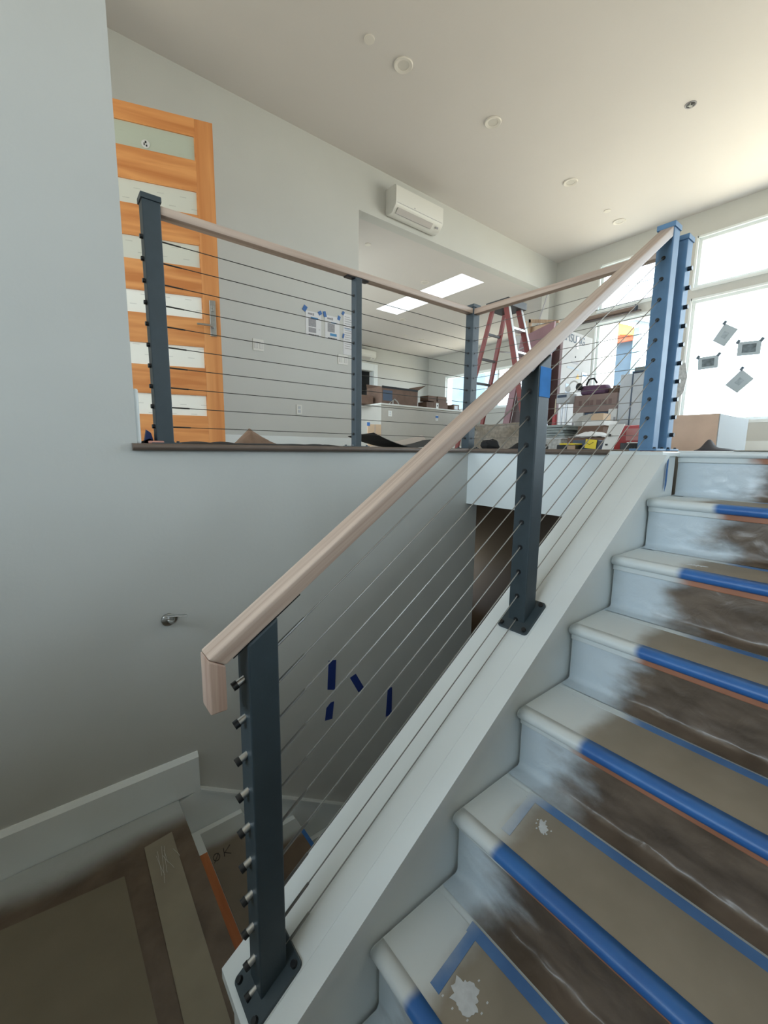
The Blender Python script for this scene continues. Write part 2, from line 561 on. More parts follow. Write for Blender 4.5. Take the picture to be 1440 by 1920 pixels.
# sloping skirt board of the lower flight
sk = lambda X: -1.408 - .674 * (X - .39)
baseb('baseboard_stair', B().prism([(.30, 1.709, LZ - .02), (.395, 1.709, LZ + .004), (.395, 1.709, -1.408), (2.1, 1.709, sk(2.1)), (2.1, 1.709, sk(2.1) - .5), (.30, 1.709, -1.9)], (0, .017, 0))
      .prism([(.395, 1.698, -1.409), (2.1, 1.698, sk(2.1) - .001), (2.1, 1.698, sk(2.1) - .010), (.395, 1.698, -1.418)], (0, .0105, 0)))
baseb('baseboard_corner', B().box(.257, .273, 1.735, 1.84, FZ, .20, .006))
baseb('baseboard_rear', B().box(.2, 2.93, 4.184, 4.2, 0, .125))
baseb('baseboard_window', B().box(6.954, 6.97, -3.9, 4.18, 0, .16))
baseb('baseboard_kitchen', B().box(6.93, 8.93, 9.235, 9.25, 0, .12))

# windows of the right-hand wall
def window(name, y0, y1, z0, z1, mull=(), x=6.97, dep=.14, fr=.05, casing=False):
    root = bpy.data.objects.new(name, None)
    COL.objects.link(root)
    root['kind'] = 'structure'
    root['_at'] = (0, 0, 0)
    b = B()
    xx0, xx1 = x + .03, x + .09
    b.box(xx0, xx1, y0, y0 + fr, z0, z1, .004).box(xx0, xx1, y1 - fr, y1, z0, z1, .004)
    b.box(xx0, xx1, y0 + fr, y1 - fr, z0, z0 + fr, .004).box(xx0, xx1, y0 + fr, y1 - fr, z1 - fr, z1, .004)
    for m_ in mull:
        b.box(xx0, xx1, m_ - fr / 2, m_ + fr / 2, z0 + fr, z1 - fr, .004)
    f = obj('window_frame', b, M_white, root)
    g = obj('window_glass', B().box(x + .055, x + .061, y0 + fr * .6, y1 - fr * .6, z0 + fr * .6, z1 - fr * .6), M_glass, root)
    if casing:
        c = B()
        w = .012
        c.box(x - .008, x + .03, y0 - w, y0 + .012, z0 - w, z1 + w).box(x - .008, x + .03, y1 - .012, y1 + w, z0 - w, z1 + w)
        c.box(x - .008, x + .03, y0, y1, z1 - .012, z1 + w).box(x - .018, x + .03, y0, y1, z0 - w - .01, z0 + .012)
        obj('window_casing', c, M_white, root)
    for ch in root.children:
        ch['kind'] = 'structure'
    return root


window('window_1', -3.4, 2.20, .41, 2.03, (.3, -1.5), casing=True)
window('window_2', -3.4, 2.20, 2.165, 2.81, (.3, -1.5), casing=True)
window('window_3', 2.64, 3.46, .45, 2.0, (), casing=True)
window('window_4', 2.64, 3.46, 2.165, 2.835, (), casing=True)
window('window_5', 5.9, 8.56, 1.07, 2.02, (7.75, 6.8), x=8.94, casing=True)

# kitchen door casing
struct('trim_4', B().box(6.93, 7.06, 9.225, 9.25, 0, 2.20, .004).box(5.85, 6.93, 9.225, 9.25, 2.03, 2.20, .004).box(6.915, 6.93, 9.25, 9.40, 0, 2.03), M_white)

# ------------------------------------------------------------------ upper staircase
XN = lambda k: 1.983 - .253 * k
ZT = lambda k: FZ - .18 * k
YL, YR = .616, -.498
WH = (.70, .75, .76)
WF = (.60, .68, .74)
ORD = ['top', 'second', 'third', 'fourth', 'fifth', 'sixth', 'seventh', 'lowest']
stair = thing('staircase', 'white-painted upper flight of stairs climbing beside the sloping cable railing', 'staircase', (.2, 0, LZ))


def tread_bm(x0, x1, y0, y1, zt, th=.026):
    b = B()
    r = th / 2
    prof = [(x1, zt - th), (x1, zt), (x0 + r, zt)] + [(x0 + r - math.sin(a) * r, zt - r + math.cos(a) * r) for a in [math.pi * k / 8 for k in range(1, 8)]] + [(x0 + r, zt - th)]
    b.prism([(u, y0, z) for u, z in prof], (0, y1 - y0, 0))
    return b


for k in range(8):
    obj('tread' if k else 'tread', tread_bm(XN(k), XN(k) + (.285 if k else .08), YR, YL, ZT(k)), M_white, stair, True)
    obj('riser', B().box(XN(k) + .026, XN(k) + .046, YR, YL, ZT(k + 1) - .02 if k < 7 else LZ, ZT(k) - .024), M_white, stair)
    
M_cov = [spray('ram_board_%d' % k, (.315, .275, .22), e_, soft=.035, wob=.05, base2=(.275, .24, .19), nscale=7, white=WH) for k, e_ in enumerate([.45, .47, .42, .44, .45, .495, .485, .485])]
M_film = [spray('masking_film_%d' % k, (.185, .14, .105), e_, soft=.07, wob=.14, base2=(.10, .073, .052), rough=.40, nscale=7, bump=.55, coat=.3, white=WF, bscale=14) for k, e_ in enumerate([.36, .39, .42, .45, .46, .49, .51, .51])]
M_nose = [spray('tape_nosing_%d' % k, (.035, .16, .46), e_, soft=.012, wob=.02, base2=(.026, .125, .39), rough=.4, white=WH) for k, e_ in enumerate([.43, .41, .42, .43, .44, .50, .50, .50])]
M_btape = [spray('tape_back_%d' % k, (.11, .24, .50), e_, soft=.06, wob=.07, base2=(.075, .18, .41), white=WH) for k, e_ in enumerate([.40, .34, .34, .36, .40, .50, .53, .53])]
M_cove = [spray('cove_strip_%d' % k, (.46, .20, .12), e_, soft=.03, wob=.05, base2=(.38, .16, .09), white=WH) for k, e_ in enumerate([.38, .40, .42, .44, .45, .46, .46, .47])]
for k in range(8):
    obj('cove_moulding', B().box(XN(k) + .016, XN(k) + .0262, YR, YL, ZT(k) - .046, ZT(k) - .0255, .003), M_cove[k], stair)['label'] = 'salmon coloured strip under the nosing'

for k in range(1, 8):
    z = ZT(k)
    nm = ORD[k]
    # cardboard sheet
    xb = XN(k) + .205
    yl = {5: .535, 6: .51, 7: .5}.get(k, .56)
    yc_ = .612
    b = B().prism([(XN(k) + .018, yc_, z + .0004), (xb, yc_, z + .0004), (xb, YR + .01, z + .0004), (XN(k) + .018, YR + .01, z + .0004)], (0, 0, .0016))
    tag(obj('floor_protection_board', b, M_cov[k]), 'tan protection board laid on the %s tread counted from the upper floor' % nm, 'protection board', 'protection boards on the upper stairs')
    # tape round the nosing
    b = B()
    r = .013
    prof = [(.034, .0029), (.013, .0023)] + [(r - math.sin(a) * (r + .0014), -r + math.cos(a) * (r + .0014)) for a in [math.pi * j / 8 for j in range(1, 8)]] + [(.020, -.0283)]
    yt = .613

    def fn(u, v, prof=prof, k=k, z=z, yt=yt):
        i = min(int(u * (len(prof) - 1) + 1e-6), len(prof) - 2)
        f = u * (len(prof) - 1) - i
        x_ = prof[i][0] * (1 - f) + prof[i + 1][0] * f
        z_ = prof[i][1] * (1 - f) + prof[i + 1][1] * f
        y_ = yt + (YR + .01 - yt) * v
        return (XN(k) + x_, y_, z + z_)
    b.quadgrid(fn, len(prof) - 1, 40)
    tag(obj('masking_tape', b, M_nose[k], smooth=True, solid=.0006), 'blue tape wrapped round the nosing of the %s tread from the upper floor' % nm, 'masking tape', 'blue tapes round the nosings')
    # tape along the back of the board
    b = B().prism([(xb - .014, yl, z + .0024), (xb + .012, yl + .004, z + .0024), (xb + .012, YR + .01, z + .0024), (xb - .014, YR + .01, z + .0024)], (0, 0, .0007))
    if k >= 5:
        b.prism([(xb + .012, yl, z + .0024), (xb + .012, yl - .022, z + .0024), (XN(k) + .06, yl - .042, z + .0024), (XN(k) + .06, yl - .018, z + .0024)], (0, 0, .0008))
    tag(obj('masking_tape', b, M_btape[k]), 'blue tape along the back edge of the board on the %s tread' % nm, 'masking tape', 'blue tapes along the boards')

# masking film over each riser, running onto the tread below
for k in range(0, 8):
    zt, zb = ZT(k) - .047, (ZT(k + 1) if k < 7 else LZ) + .002
    xr = XN(k) + .0245
    xf = xr - .055
    yl = .613
    nu, nv = 26, 90

    def fn(u, v, zt=zt, zb=zb, xr=xr, xf=xf, yl=yl, k=k):
        y_ = yl + (YR + .01 - yl) * v
        hgt = zt - zb
        L = hgt + (xr - xf)
        s = u * L
        rr = .018
        if s < hgt - rr:
            p = Vector((xr, y_, zt - s))
            nrm = Vector((-1, 0, 0))
        elif s < hgt + rr:
            a = (s - (hgt - rr)) / (2 * rr) * math.pi / 2
            p = Vector((xr - rr + math.cos(a) * rr, y_, zb + rr - math.sin(a) * rr))
            nrm = Vector((-math.cos(a), 0, math.sin(a)))
        else:
            p = Vector((xr - (s - hgt), y_, zb))
            nrm = Vector((0, 0, 1))
        amp = .007 * math.sin(math.pi * min(1, u * 1.02)) * min(1, v * 14)
        w = noise.noise(Vector((y_ * 9 + k * 7.3, s * 16 - y_ * 5, k))) + .5 * noise.noise(Vector((y_ * 22, s * 40 + y_ * 11, k * 3.1)))
        w = abs(w)
        bow = .008 * math.exp(-((s - hgt) / .03) ** 2) * min(1, v * 10) * (.5 + noise.noise(Vector((y_ * 6, k * 2, 0))))
        return p + nrm * (.001 + amp * w + bow)
    tag(obj('plastic_sheet', B().quadgrid(fn, nu, nv), M_film[k], smooth=True), 'wrinkled brown masking film over the riser below the %s tread' % ORD[k] if k else 'wrinkled brown masking film over the topmost riser at the upper floor', 'plastic sheet', 'masking films over the risers')

# top step: thin board edge
tag(obj('floor_protection_board', B().box(XN(0) + .004, XN(0) + .6, YR + .01, .44, FZ + .0004, FZ + .0035), M_cov[0]), 'protection board at the head of the stairs on the upper floor', 'protection board', 'protection boards on the upper stairs')
tag(obj('masking_tape', B().box(XN(0) - .0018, XN(0) - .0004, YR + .02, .34, ZT(0) - .0235, ZT(0) - .0145), M_tape), 'thin blue tape under the edge of the topmost nosing', 'masking tape')

# scraped paint spots
def blot(name, cx, cy, z, r, seed, label, sx=1, sy=1, ang=0):
    b = B()
    n = 40
    pts_ = []
    for i in range(n):
        a = 2 * math.pi * i / n
        rr = r * (1 + .55 * noise.noise(Vector((math.cos(a) * 2.5, math.sin(a) * 2.5, seed))) + .22 * noise.noise(Vector((math.cos(a) * 9, math.sin(a) * 9, seed))))
        x_, y_ = math.cos(a) * rr * sx, math.sin(a) * rr * sy
        pts_.append((cx + x_ * math.cos(ang) - y_ * math.sin(ang), cy + x_ * math.sin(ang) + y_ * math.cos(ang), z))
    b.prism(pts_, (0, 0, .0006))
    for j in range(7):
        a = j * 2.4 + seed
        d = r * (1.25 + .2 * (j % 3))
        b.box(cx + math.cos(a) * d - .002, cx + math.cos(a) * d + .0025, cy + math.sin(a) * d - .0015, cy + math.sin(a) * d + .0015, z, z + .0005)
    tag(obj(name, b, M_whitepaint), label, 'paint splash')


M_whitepaint = mat('dried_white_paint', (.62, .65, .68), .6, var=.1, scale=60)
blot('paint_splash', .565, .432, ZT(6) + .0021, .028, 3, 'large white paint splash on the board of the seventh tread down')
blot('paint_splash', .860, .458, ZT(5) + .0021, .013, 8, 'small white paint splash on the board of the sixth tread down', 1.4, .8, .6)
blot('paint_splash', 1.575, .405, ZT(2) + .0021, .010, 5, 'thin white smear on the board of the third tread down', .5, 3, .3)
tag(obj('masking_tape', B().prism([(1.885, .6146, -.03), (1.90, .6146, -.022), (1.90, .6146, -.125), (1.885, .6146, -.15)], (0, .0012, 0)), M_tape), 'short upright blue tape on the knee wall below the upper posts', 'masking tape')

# ------------------------------------------------------------------ landing coverings
M_landfilm = spray('landing_film', (.14, .10, .068), 1.60, soft=.055, wob=.04, base2=(.085, .058, .038), rough=.35, bump=.5, coat=.2, white=(.42, .45, .45), bscale=12, nscale=4)


def landfn(u, v):
    x_ = -1.27 + u * 1.579
    y_ = -.49 + v * 2.195
    w = abs(noise.noise(Vector((x_ * 3, y_ * 14, 0)))) * .004 + abs(noise.noise(Vector((x_ * 9, y_ * 9, 4)))) * .002
    if (x_ < .10 and y_ < 1.49) or (.15 < x_ < .26 and y_ < 1.565):
        w *= .1
    return (x_, y_, LZ + .0005 + w)


tag(obj('plastic_sheet', B().quadgrid(landfn, 90, 130), M_landfilm, smooth=True), 'brown masking film spread over the landing at the lower left', 'plastic sheet')
M_landcard = mat('landing_board', (.175, .15, .105), .8, var=.07, scale=7, bump=.1, bscale=200)
M_landcard2 = spray('landing_board_strip', (.26, .23, .17), 1.9, base2=(.23, .20, .15))
tag(obj('floor_protection_board', B().prism([(-1.2, 1.52, LZ + .0025), (-.22, 1.515, LZ + .0025), (.092, 1.478, LZ + .0025), (.105, .95, LZ + .0025), (.11, -.45, LZ + .0025), (-1.2, -.45, LZ + .0025)], (0, 0, .002)), M_landcard), 'large brown protection board covering most of the lower-left landing', 'protection board')
tag(obj('floor_protection_board', B().prism([(.162, 1.552, LZ + .0025), (.254, 1.562, LZ + .0025), (.243, .60, LZ + .0025), (.15, .60, LZ + .0025)], (0, 0, .002)), M_landcard2), 'narrow paler protection strip near the edge of the landing', 'protection board')
cr = B()
for i in range(7):
    a = i * .9
    p = [Vector((.215 + .05 * math.cos(a) * (i / 7) - t_ * .03 * math.sin(a), 1.50 - t_ * .16 + .02 * math.sin(a + t_ * 4), LZ + .005 + .004 * math.sin(t_ * 3.1))) for t_ in [q_ / 10 for q_ in range(6 + i % 3)]]
    cr.tube(p, .0007, 5)
tag(obj('plastic_shred', cr, mat('clear_film_edge', (.55, .53, .48), .25)), 'crumpled clear film strands on the landing beside the skirting', 'plastic scrap')

# ------------------------------------------------------------------ lower flight
low = thing('staircase', 'white lower flight of stairs descending between left wall and knee wall', 'staircase', (.3, 1.2, LZ))
YA, YB = .782, 1.708
obj('tread', B().box(.22, .307, YA, 1.708, LZ - .03, LZ - .0006, .004), M_white, low)
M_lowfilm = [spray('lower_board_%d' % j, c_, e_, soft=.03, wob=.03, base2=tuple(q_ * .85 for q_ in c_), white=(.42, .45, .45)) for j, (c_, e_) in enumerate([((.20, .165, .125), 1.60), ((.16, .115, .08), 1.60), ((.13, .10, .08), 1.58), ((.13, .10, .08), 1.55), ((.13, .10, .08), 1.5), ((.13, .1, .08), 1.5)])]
LORD = ['first', 'second', 'third', 'fourth', 'fifth', 'sixth']
for j in range(6):
    zt = LZ - .18 * (j + 1)
    x0_, x1_ = .29 + .252 * j, .307 + .252 * (j + 1)
    obj('tread', B().box(x0_, x1_, YA, YB, zt - .026, zt, .006), M_white, low)
    obj('riser', B().box(x0_ - .012, x0_ + .004, YA, YB, zt - .02, zt + .155), M_white, low)
    if j < 4:
        tag(obj('floor_protection_board', B().box(x0_ + .088, x1_ - .004, YA + .01, YB - .03, zt + .0004, zt + .0022), M_lowfilm[j]), 'brown protection board on the %s tread of the lower flight' % LORD[j], 'protection board', 'protection boards on the lower stairs')
        s_ = obj('wood_strip', B().box(x0_ + .018, x0_ + .086, YA + .01, YB - .13, zt + .0004, zt + .004), M_orangewood)
        tag(s_, 'orange bare wood strip at the back of the %s lower tread' % LORD[j], 'wood strip', 'bare wood strips on the lower stairs')
tag(obj('masking_tape', B().box(.795, .812, .98, 1.60, LZ - .36 - .0035, LZ - .36 + .004), M_tape), 'blue tape along the nosing of the second lower tread', 'masking tape')
tag(obj('masking_tape', B().box(.595, .612, .99, 1.12, LZ - .36 + .002, LZ - .36 + .0036), M_tape), 'short blue tape near the bare wood of the second lower tread', 'masking tape')
# handwritten OK
ok = B()
zt = LZ - .18 + .0028


def O_(u, v):      # u along reading direction (towards +X), v up the letter (towards +Y)
    return Vector((.385 + u * .98 + v * .10, 1.512 + v - u * .0, zt))


oc = [O_(.012 + .012 * math.cos(a), .022 + .016 * math.sin(a)) for a in [math.pi * 2 * q_ / 16 + 2 for q_ in range(18)]]
ok.tube(oc, .0011, 6)
ok.tube([O_(.000, .002), O_(.022, .036)], .0011, 6)
ok.tube([O_(.040, .006), O_(.044, .042)], .0011, 6)
ok.tube([O_(.070, .044), O_(.044, .022), O_(.066, .004)], .0011, 6)
okb = [o for o in bpy.data.objects if o.name.startswith('floor_protection_board') and o.get('label', '').startswith('brown protection board on the first tread')][0]
oko = obj('handwritten_text', ok, M_ink)
oko.parent = okb
oko['label'] = 'OK handwritten in black marker'

# ------------------------------------------------------------------ blue tapes and bracket on left wall
def walltape(pts_, label, m=M_tapedark):
    b = B().prism([(p[0], 1.7235, p[1]) for p in pts_], (0, .0012, 0))
    return tag(obj('masking_tape', b, m), label, 'masking tape')


walltape([(1.027, -1.049), (1.071, -1.058), (1.063, -1.218), (1.019, -1.202)], 'longest upright blue tape on the stairwell wall, upper left of the four')
walltape([(1.155, -1.185), (1.192, -1.174), (1.248, -1.276), (1.21, -1.287)], 'slanted blue tape on the stairwell wall between the upright ones')
walltape([(1.038, -1.279), (1.057, -1.28), (1.046, -1.372), (1.003, -1.366), (1.012, -1.300)], 'short blue tape with curled lower end on the stairwell wall')
walltape([(1.412, -1.336), (1.443, -1.34), (1.443, -1.506), (1.399, -1.508)], 'upright blue tape on the stairwell wall nearest the knee wall')
br = thing('handrail_bracket', 'brushed metal handrail bracket screwed to the left wall', 'bracket', (.318, 1.725, -.655))
obj('mounting_plate', B().cyl((.318, 1.725, -.655), (.318, 1.716, -.655), .024, .024, 28).cyl((.318, 1.716, -.655), (.318, 1.708, -.655), .024, .014, 28), M_steel, br, True)
obj('bracket_arm', B().tube([(.318, 1.712, -.655), (.322, 1.692, -.656), (.330, 1.678, -.652), (.334, 1.668, -.640), (.335, 1.664, -.625)], .0065, 10), M_steel, br, True)
obj('saddle_plate', B().box(.298, .374, 1.654, 1.674, -.6265, -.6225, .0015, Matrix.Rotation(math.radians(12), 3, 'Y')), M_steel, br)

# ------------------------------------------------------------------ railing posts
HOLES_A = [.721 - .0719 * i for i in range(10)]
DZ = .0737


def post(name, x0, x1, y0, y1, z0, z1, label, m=M_slate, cap=False, flat=True, top_slope=False, plate=None, grommets=(), group='cable railing posts', front_notch=None):
    xc, yc = (x0 + x1) / 2, (y0 + y1) / 2
    t_ = thing('railing_post', label, 'railing post', (xc, yc, z0), group)
    b = B()
    if top_slope:
        s_ = .684
        zb0, zb1 = (cz(x0) - .0, cz(x1)) if not flat else (z0, z0)
        b.prism([(x0, y0, zb0), (x1, y0, zb1), (x1, y0, z1 + s_ * (x1 - x0) / 2), (x0, y0, z1 - s_ * (x1 - x0) / 2)], (0, y1 - y0, 0))
        bmesh.ops.bevel(b.m, geom=list(b.m.edges), offset=.003, segments=2, affect='EDGES', profile=.5)
    else:
        b.box(x0, x1, y0, y1, z0, z1, .003)
    obj('post_body', b, m, t_)
    pw = plate or (.05, .05)
    if flat:
        bpl = obj('base_plate', B().box(xc - pw[0], xc + pw[0], yc - pw[1], yc + pw[1], z0 - .001, z0 + .007, .002), m, t_)
        for sx in (-1, 1):
            for sy in (-1, 1):
                obj('bolt', B().cyl((xc + sx * (pw[0] - .011), yc + sy * (pw[1] - .011), z0 + .007), (xc + sx * (pw[0] - .011), yc + sy * (pw[1] - .011), z0 + .013), .006, .005, 10), M_black, bpl)
    else:
        rot = Matrix.Rotation(-math.atan(SL), 3, 'Y')
        c = Vector((xc, yc - .002, cz(xc))) + up * .004
        bb = B()
        bb.box(-pw[0], pw[0], -pw[1], pw[1], -.004, .004, 0)
        es = [ed for ed in bb.m.edges if abs(ed.verts[0].co.z - ed.verts[1].co.z) > .001]
        bmesh.ops.bevel(bb.m, geom=es, offset=.010, segments=4, affect='EDGES', profile=.5)
        for v in bb.m.verts:
            v.co = rot @ v.co + c
        bpl = obj('base_plate', bb, m, t_)
        for sx in (-1, 1):
            for sy in (-1, 1):
                p = c + rot @ Vector((sx * (pw[0] - .012), sy * (pw[1] - .012), .004))
                obj('bolt', B().cyl(p, p + up * .006, .0075, .006, 12), M_black, bpl)
    if cap:
        obj('post_cap', B().box(x0 - .004, x1 + .004, y0 - .004, y1 + .004, z1 - .001, z1 + .018, .002), m, t_)
    for face, zz in grommets:
        if face == 'x':
            obj('grommet', B().cyl((x0 - .0015, yc, zz), (x0 + .003, yc, zz), .0075, None, 14), M_black, t_)
        else:
            obj('grommet', B().cyl((xc, y0 - .0015, zz), (xc, y0 + .003, zz), .0075, None, 14), M_black, t_)
    return t_


PY0, PY1 = .672, .728
PC = (PY0 + PY1) / 2
F0, F1 = .243, .298
G0, G1 = 1.065, 1.120
D0, D1 = 1.884, 1.941
E0, E1 = 2.028, 2.085
hF = [-.404 - DZ * i for i in range(10)]
hG = [.164 - DZ * i for i in range(10)]
hD = [h + .684 * (D0 - G0) for h in hG]
rt = lambda X: .684 * X - .461        # top of sloping handrail at its near edge
RT = .0365                            # vertical thickness of it
pf = post('railing_post', F0, F1, PY0, PY1, cz(.27), rt((F0 + F1) / 2) - RT - .002, 'foremost dark slate railing post at the foot of the sloping handrail', flat=False, top_slope=True, plate=(.062, .052))
pg = post('railing_post', G0, G1, PY0, PY1, cz(1.09), rt((G0 + G1) / 2) - RT - .002, 'middle slate railing post halfway up the sloping handrail', flat=False, top_slope=True, plate=(.062, .050), grommets=[('x', h) for h in hG])
obj('film_patch', B().box(G0 + .002, G1 - .001, PY0 - .0018, PY0 - .0004, .148, rt(G0) - RT - .004), M_tape_b if False else mat('bright_blue_film', (.06, .24, .62), .8, var=.1, scale=30, spec=.1), pg)['label'] = 'bright blue protective tape on the upper side'
pd = post('railing_post', D0, D1, PY0, PY1, FZ, .826, 'slate railing post with blue flare in its colour where the sloping handrail ends upstairs', m=M_flareslate, cap=True, plate=(.05, .05), grommets=[('x', h) for h in hD if h < .78])
pe = post('railing_post', E0, E1, PY0, PY1, FZ, .826, 'slate railing post with blue flare in its colour beside the stair head, nearest the large window', m=M_flareslate, cap=True)
pa = post('railing_post', .326, .383, 1.75, 1.807, FZ, .835, 'dark slate railing post next to the left wall corner before the door', cap=True)
pb = post('railing_post', 1.211, 1.245, 1.755, 1.797, FZ, .799, 'slim slate railing post in the middle of the upper level railing', grommets=[('x', h) for h in HOLES_A], plate=(.055, .04))
pcn = post('railing_post', 2.045, 2.102, 1.75, 1.807, FZ, .835, 'slate corner post where the two upper railings meet near the ladder', cap=True, grommets=[('x', h) for h in HOLES_A] + [('y', h) for h in HOLES_A])

# handrails
hr = thing('handrail', 'pale oak handrail sloping up above the stairs, end turned down', 'handrail', (.2, PC, -.34))
RY0, RY1 = .674, .720
b = B()
xs, xe = .178, 1.884
b.prism([(xs, RY0, rt(xs)), (xe, RY0, rt(xe)), (xe, RY0, rt(xe) - RT), (xs + .028, RY0, rt(xs + .028) - RT)], (0, RY1 - RY0, 0))
bmesh.ops.bevel(b.m, geom=list(b.m.edges), offset=.004, segments=3, affect='EDGES', profile=.6)
o = obj('rail_body', b, M_railS, hr, True)
b = B()
b.prism([(xs, RY0, rt(xs) - .0005), (xs + .028, RY0, rt(xs + .028) - RT - .0005), (xs + .028, RY0, -.437), (xs, RY0, -.437)], (0, RY1 - RY0, 0))
bmesh.ops.bevel(b.m, geom=list(b.m.edges), offset=.004, segments=3, affect='EDGES', profile=.6)
obj('rail_return', b, M_railZ, hr, True)
for (a_, c_) in ((.22, .345), (1.04, 1.15)):
    b = B().prism([(a_, RY0 + .004, rt(a_) - RT), (c_, RY0 + .004, rt(c_) - RT), (c_, RY0 + .004, rt(c_) - RT - .004), (a_, RY0 + .004, rt(a_) - RT - .004)], (0, RY1 - RY0 - .008, 0))
    obj('support_plate', b, M_black, hr)
h2 = thing('handrail', 'pale oak handrail along the upper level beside the door wall', 'handrail', (1.2, 1.78, .8))
obj('rail_body', B().box(.383, 2.047, 1.755, 1.801, .800, .830, .004), M_rail, h2, True)
for a_ in ((1.165, 1.212), (1.245, 1.29)):
    obj('support_plate', B().box(a_[0], a_[1], 1.762, 1.794, .794, .8005, .002), M_black, h2)
h3 = thing('handrail', 'pale oak handrail running from corner post toward the window side', 'handrail', (2.07, 1.2, .8))
obj('rail_body', B().box(2.050, 2.092, PY1, 1.752, .795, .826, .004), M_railY, h3, True)

# ------------------------------------------------------------------ cables
NTH = ['topmost', 'second', 'third', 'fourth', 'fifth', 'sixth', 'seventh', 'eighth', 'ninth', 'lowest']
for i in range(10):
    t_ = thing('railing_cable', '%s steel cable of the sloping railing beside the stairs, counted from the top' % NTH[i], 'cable', (F0, PC, hF[i]), 'cables of the sloping railing')
    p0 = Vector((F0 + .03, PC, hF[i] + .02))
    p1 = Vector((G0 + .02, PC, hG[i] + .014))
    p2 = Vector((D0 + .01, PC, hD[i] + .007))
    obj('cable', B().tube([p0, p1, p2 if p2.z < rt(D0) - .05 else Vector((D0 - .10, PC, rt(D0 - .1) - RT))], .0017, 6), M_cable, t_, True)
    # threaded terminal beyond the post and the nut in front of it
    d = (p1 - p0).normalized()
    obj('terminal', B().cyl(p0, p0 + d * .11, .0032, .0028, 8), M_cable, t_, True)
    q0 = Vector((F0 + .004, PC, hF[i]))
    dn = (Vector((-1, 0, -.42))).normalized()
    obj('terminal_nut', B().cyl(q0, q0 + dn * .017, .0065, None, 14), M_steel, t_, True)
    obj('end_cap', B().cyl(q0 + dn * .0165, q0 + dn * .026, .0078, None, 14), M_black, t_, True)
for i in range(10):
    z = HOLES_A[i]
    t_ = thing('railing_cable', '%s cable of the railing before the door wall, counted from the top' % NTH[i], 'cable', (.33, 1.778, z), 'cables of the door side railing')
    obj('cable', B().tube([(.36, 1.778, z), (1.215, 1.777, z - .0005), (2.05, 1.778, z)], .0016, 6), M_darkcable, t_, True)
    obj('terminal', B().cyl((.383, 1.778, z), (.45, 1.778, z), .0028, .0026, 8), M_darkcable, t_, True)
    obj('end_cap', B().cyl((.328, 1.778, z), (.317, 1.778, z), .0085, .0075, 12), M_black, t_, True)
for i in range(10):
    z = HOLES_A[i]
    t_ = thing('railing_cable', '%s cable between corner post and stair head post, counted from the top' % NTH[i], 'cable', (2.07, 1.2, z), 'cables of the window side railing')
    obj('cable', B().tube([(2.0735, 1.752, z), (2.062, 1.2, z - .001), (2.0565, PY1 - .01, z)], .0015, 6), M_cable, t_, True)
    obj('end_cap', B().cyl((2.0565, PY0 + .002, z), (2.0565, PY0 - .015, z), .0085, .0085, 12), M_black, t_, True)

# ------------------------------------------------------------------ ceiling fittings
M_lamp = mat('lamp_diffuser', (.60, .58, .54), .5)
M_ringw = mat('lamp_ring', (.70, .67, .62), .45)


def downlight(x_, y_, z_, label, r=.078, group='recessed ceiling lights'):
    t_ = thing('ceiling_light', label, 'ceiling light', (x_, y_, z_), group)
    obj('trim_ring', B().ring((x_, y_, z_), r * .62, r, .012), M_ringw, t_, True)
    obj('diffuser', B().cyl((x_, y_, z_ - .0005), (x_, y_, z_ - .004), r * .66, None, 28), M_lamp, t_, True)


downlight(2.553, 3.03, H, 'recessed ceiling light nearest the rear wall corner of the view')
downlight(3.617, 2.95, H, 'recessed ceiling light second in the main row')
downlight(5.061, 2.95, H, 'recessed ceiling light third in the main row, right of the air conditioner')
downlight(6.388, 2.97, H, 'recessed ceiling light of the main row closest to the window wall')
downlight(4.906, 5.209, HK, 'recessed light above the skylight corner in the far room', .07, 'recessed lights in the far room')
downlight(5.906, 6.903, HK, 'recessed light at the lower end of the skylight', .07, 'recessed lights in the far room')
downlight(7.283, 7.832, HK, 'small recessed light in the middle of the far room ceiling', .07, 'recessed lights in the far room')
downlight(8.45, 7.95, HK, 'recessed light close to the far room window', .07, 'recessed lights in the far room')
downlight(7.088, 4.907, HK, 'recessed light right of the ladder in the far room', .07, 'recessed lights in the far room')


def disc(x_, y_, z_, r, label):
    t_ = thing('sprinkler_cover', label, 'ceiling cover', (x_, y_, z_), 'round ceiling covers')
    obj('cover_plate', B().cyl((x_, y_, z_), (x_, y_, z_ - .008), r, r * .96, 28), M_ringw, t_, True)


disc(2.207, 3.03, H, .042, 'small round white ceiling cover left of the first ceiling light')
disc(6.0, 2.952, H, .042, 'small round ceiling cover beside the ceiling light nearest the windows')
disc(3.479, 4.779, HK, .04, 'small round cover on the far room ceiling near the opening')
disc(6.75, 7.786, HK, .04, 'small round cover on the far room ceiling past the skylight')
jb = thing('junction_box', 'open ceiling junction box with wires on the right of the ceiling', 'junction box', (4.823, 1.695, H))
obj('box_ring', B().ring((4.823, 1.695, H), .036, .046, .006), M_greyprint, jb, True)
obj('box_cavity', B().cyl((4.823, 1.695, H - .0006), (4.823, 1.695, H - .003), .037, None, 20), M_black, jb)
obj('wire', B().tube([(4.80, 1.69, H - .003), (4.815, 1.70, H - .02), (4.835, 1.685, H - .018), (4.84, 1.70, H - .003)], .004, 6), M_plast, jb)
obj('wire', B().tube([(4.83, 1.67, H - .003), (4.81, 1.675, H - .022), (4.80, 1.71, H - .016)], .003, 6), M_steel, jb)

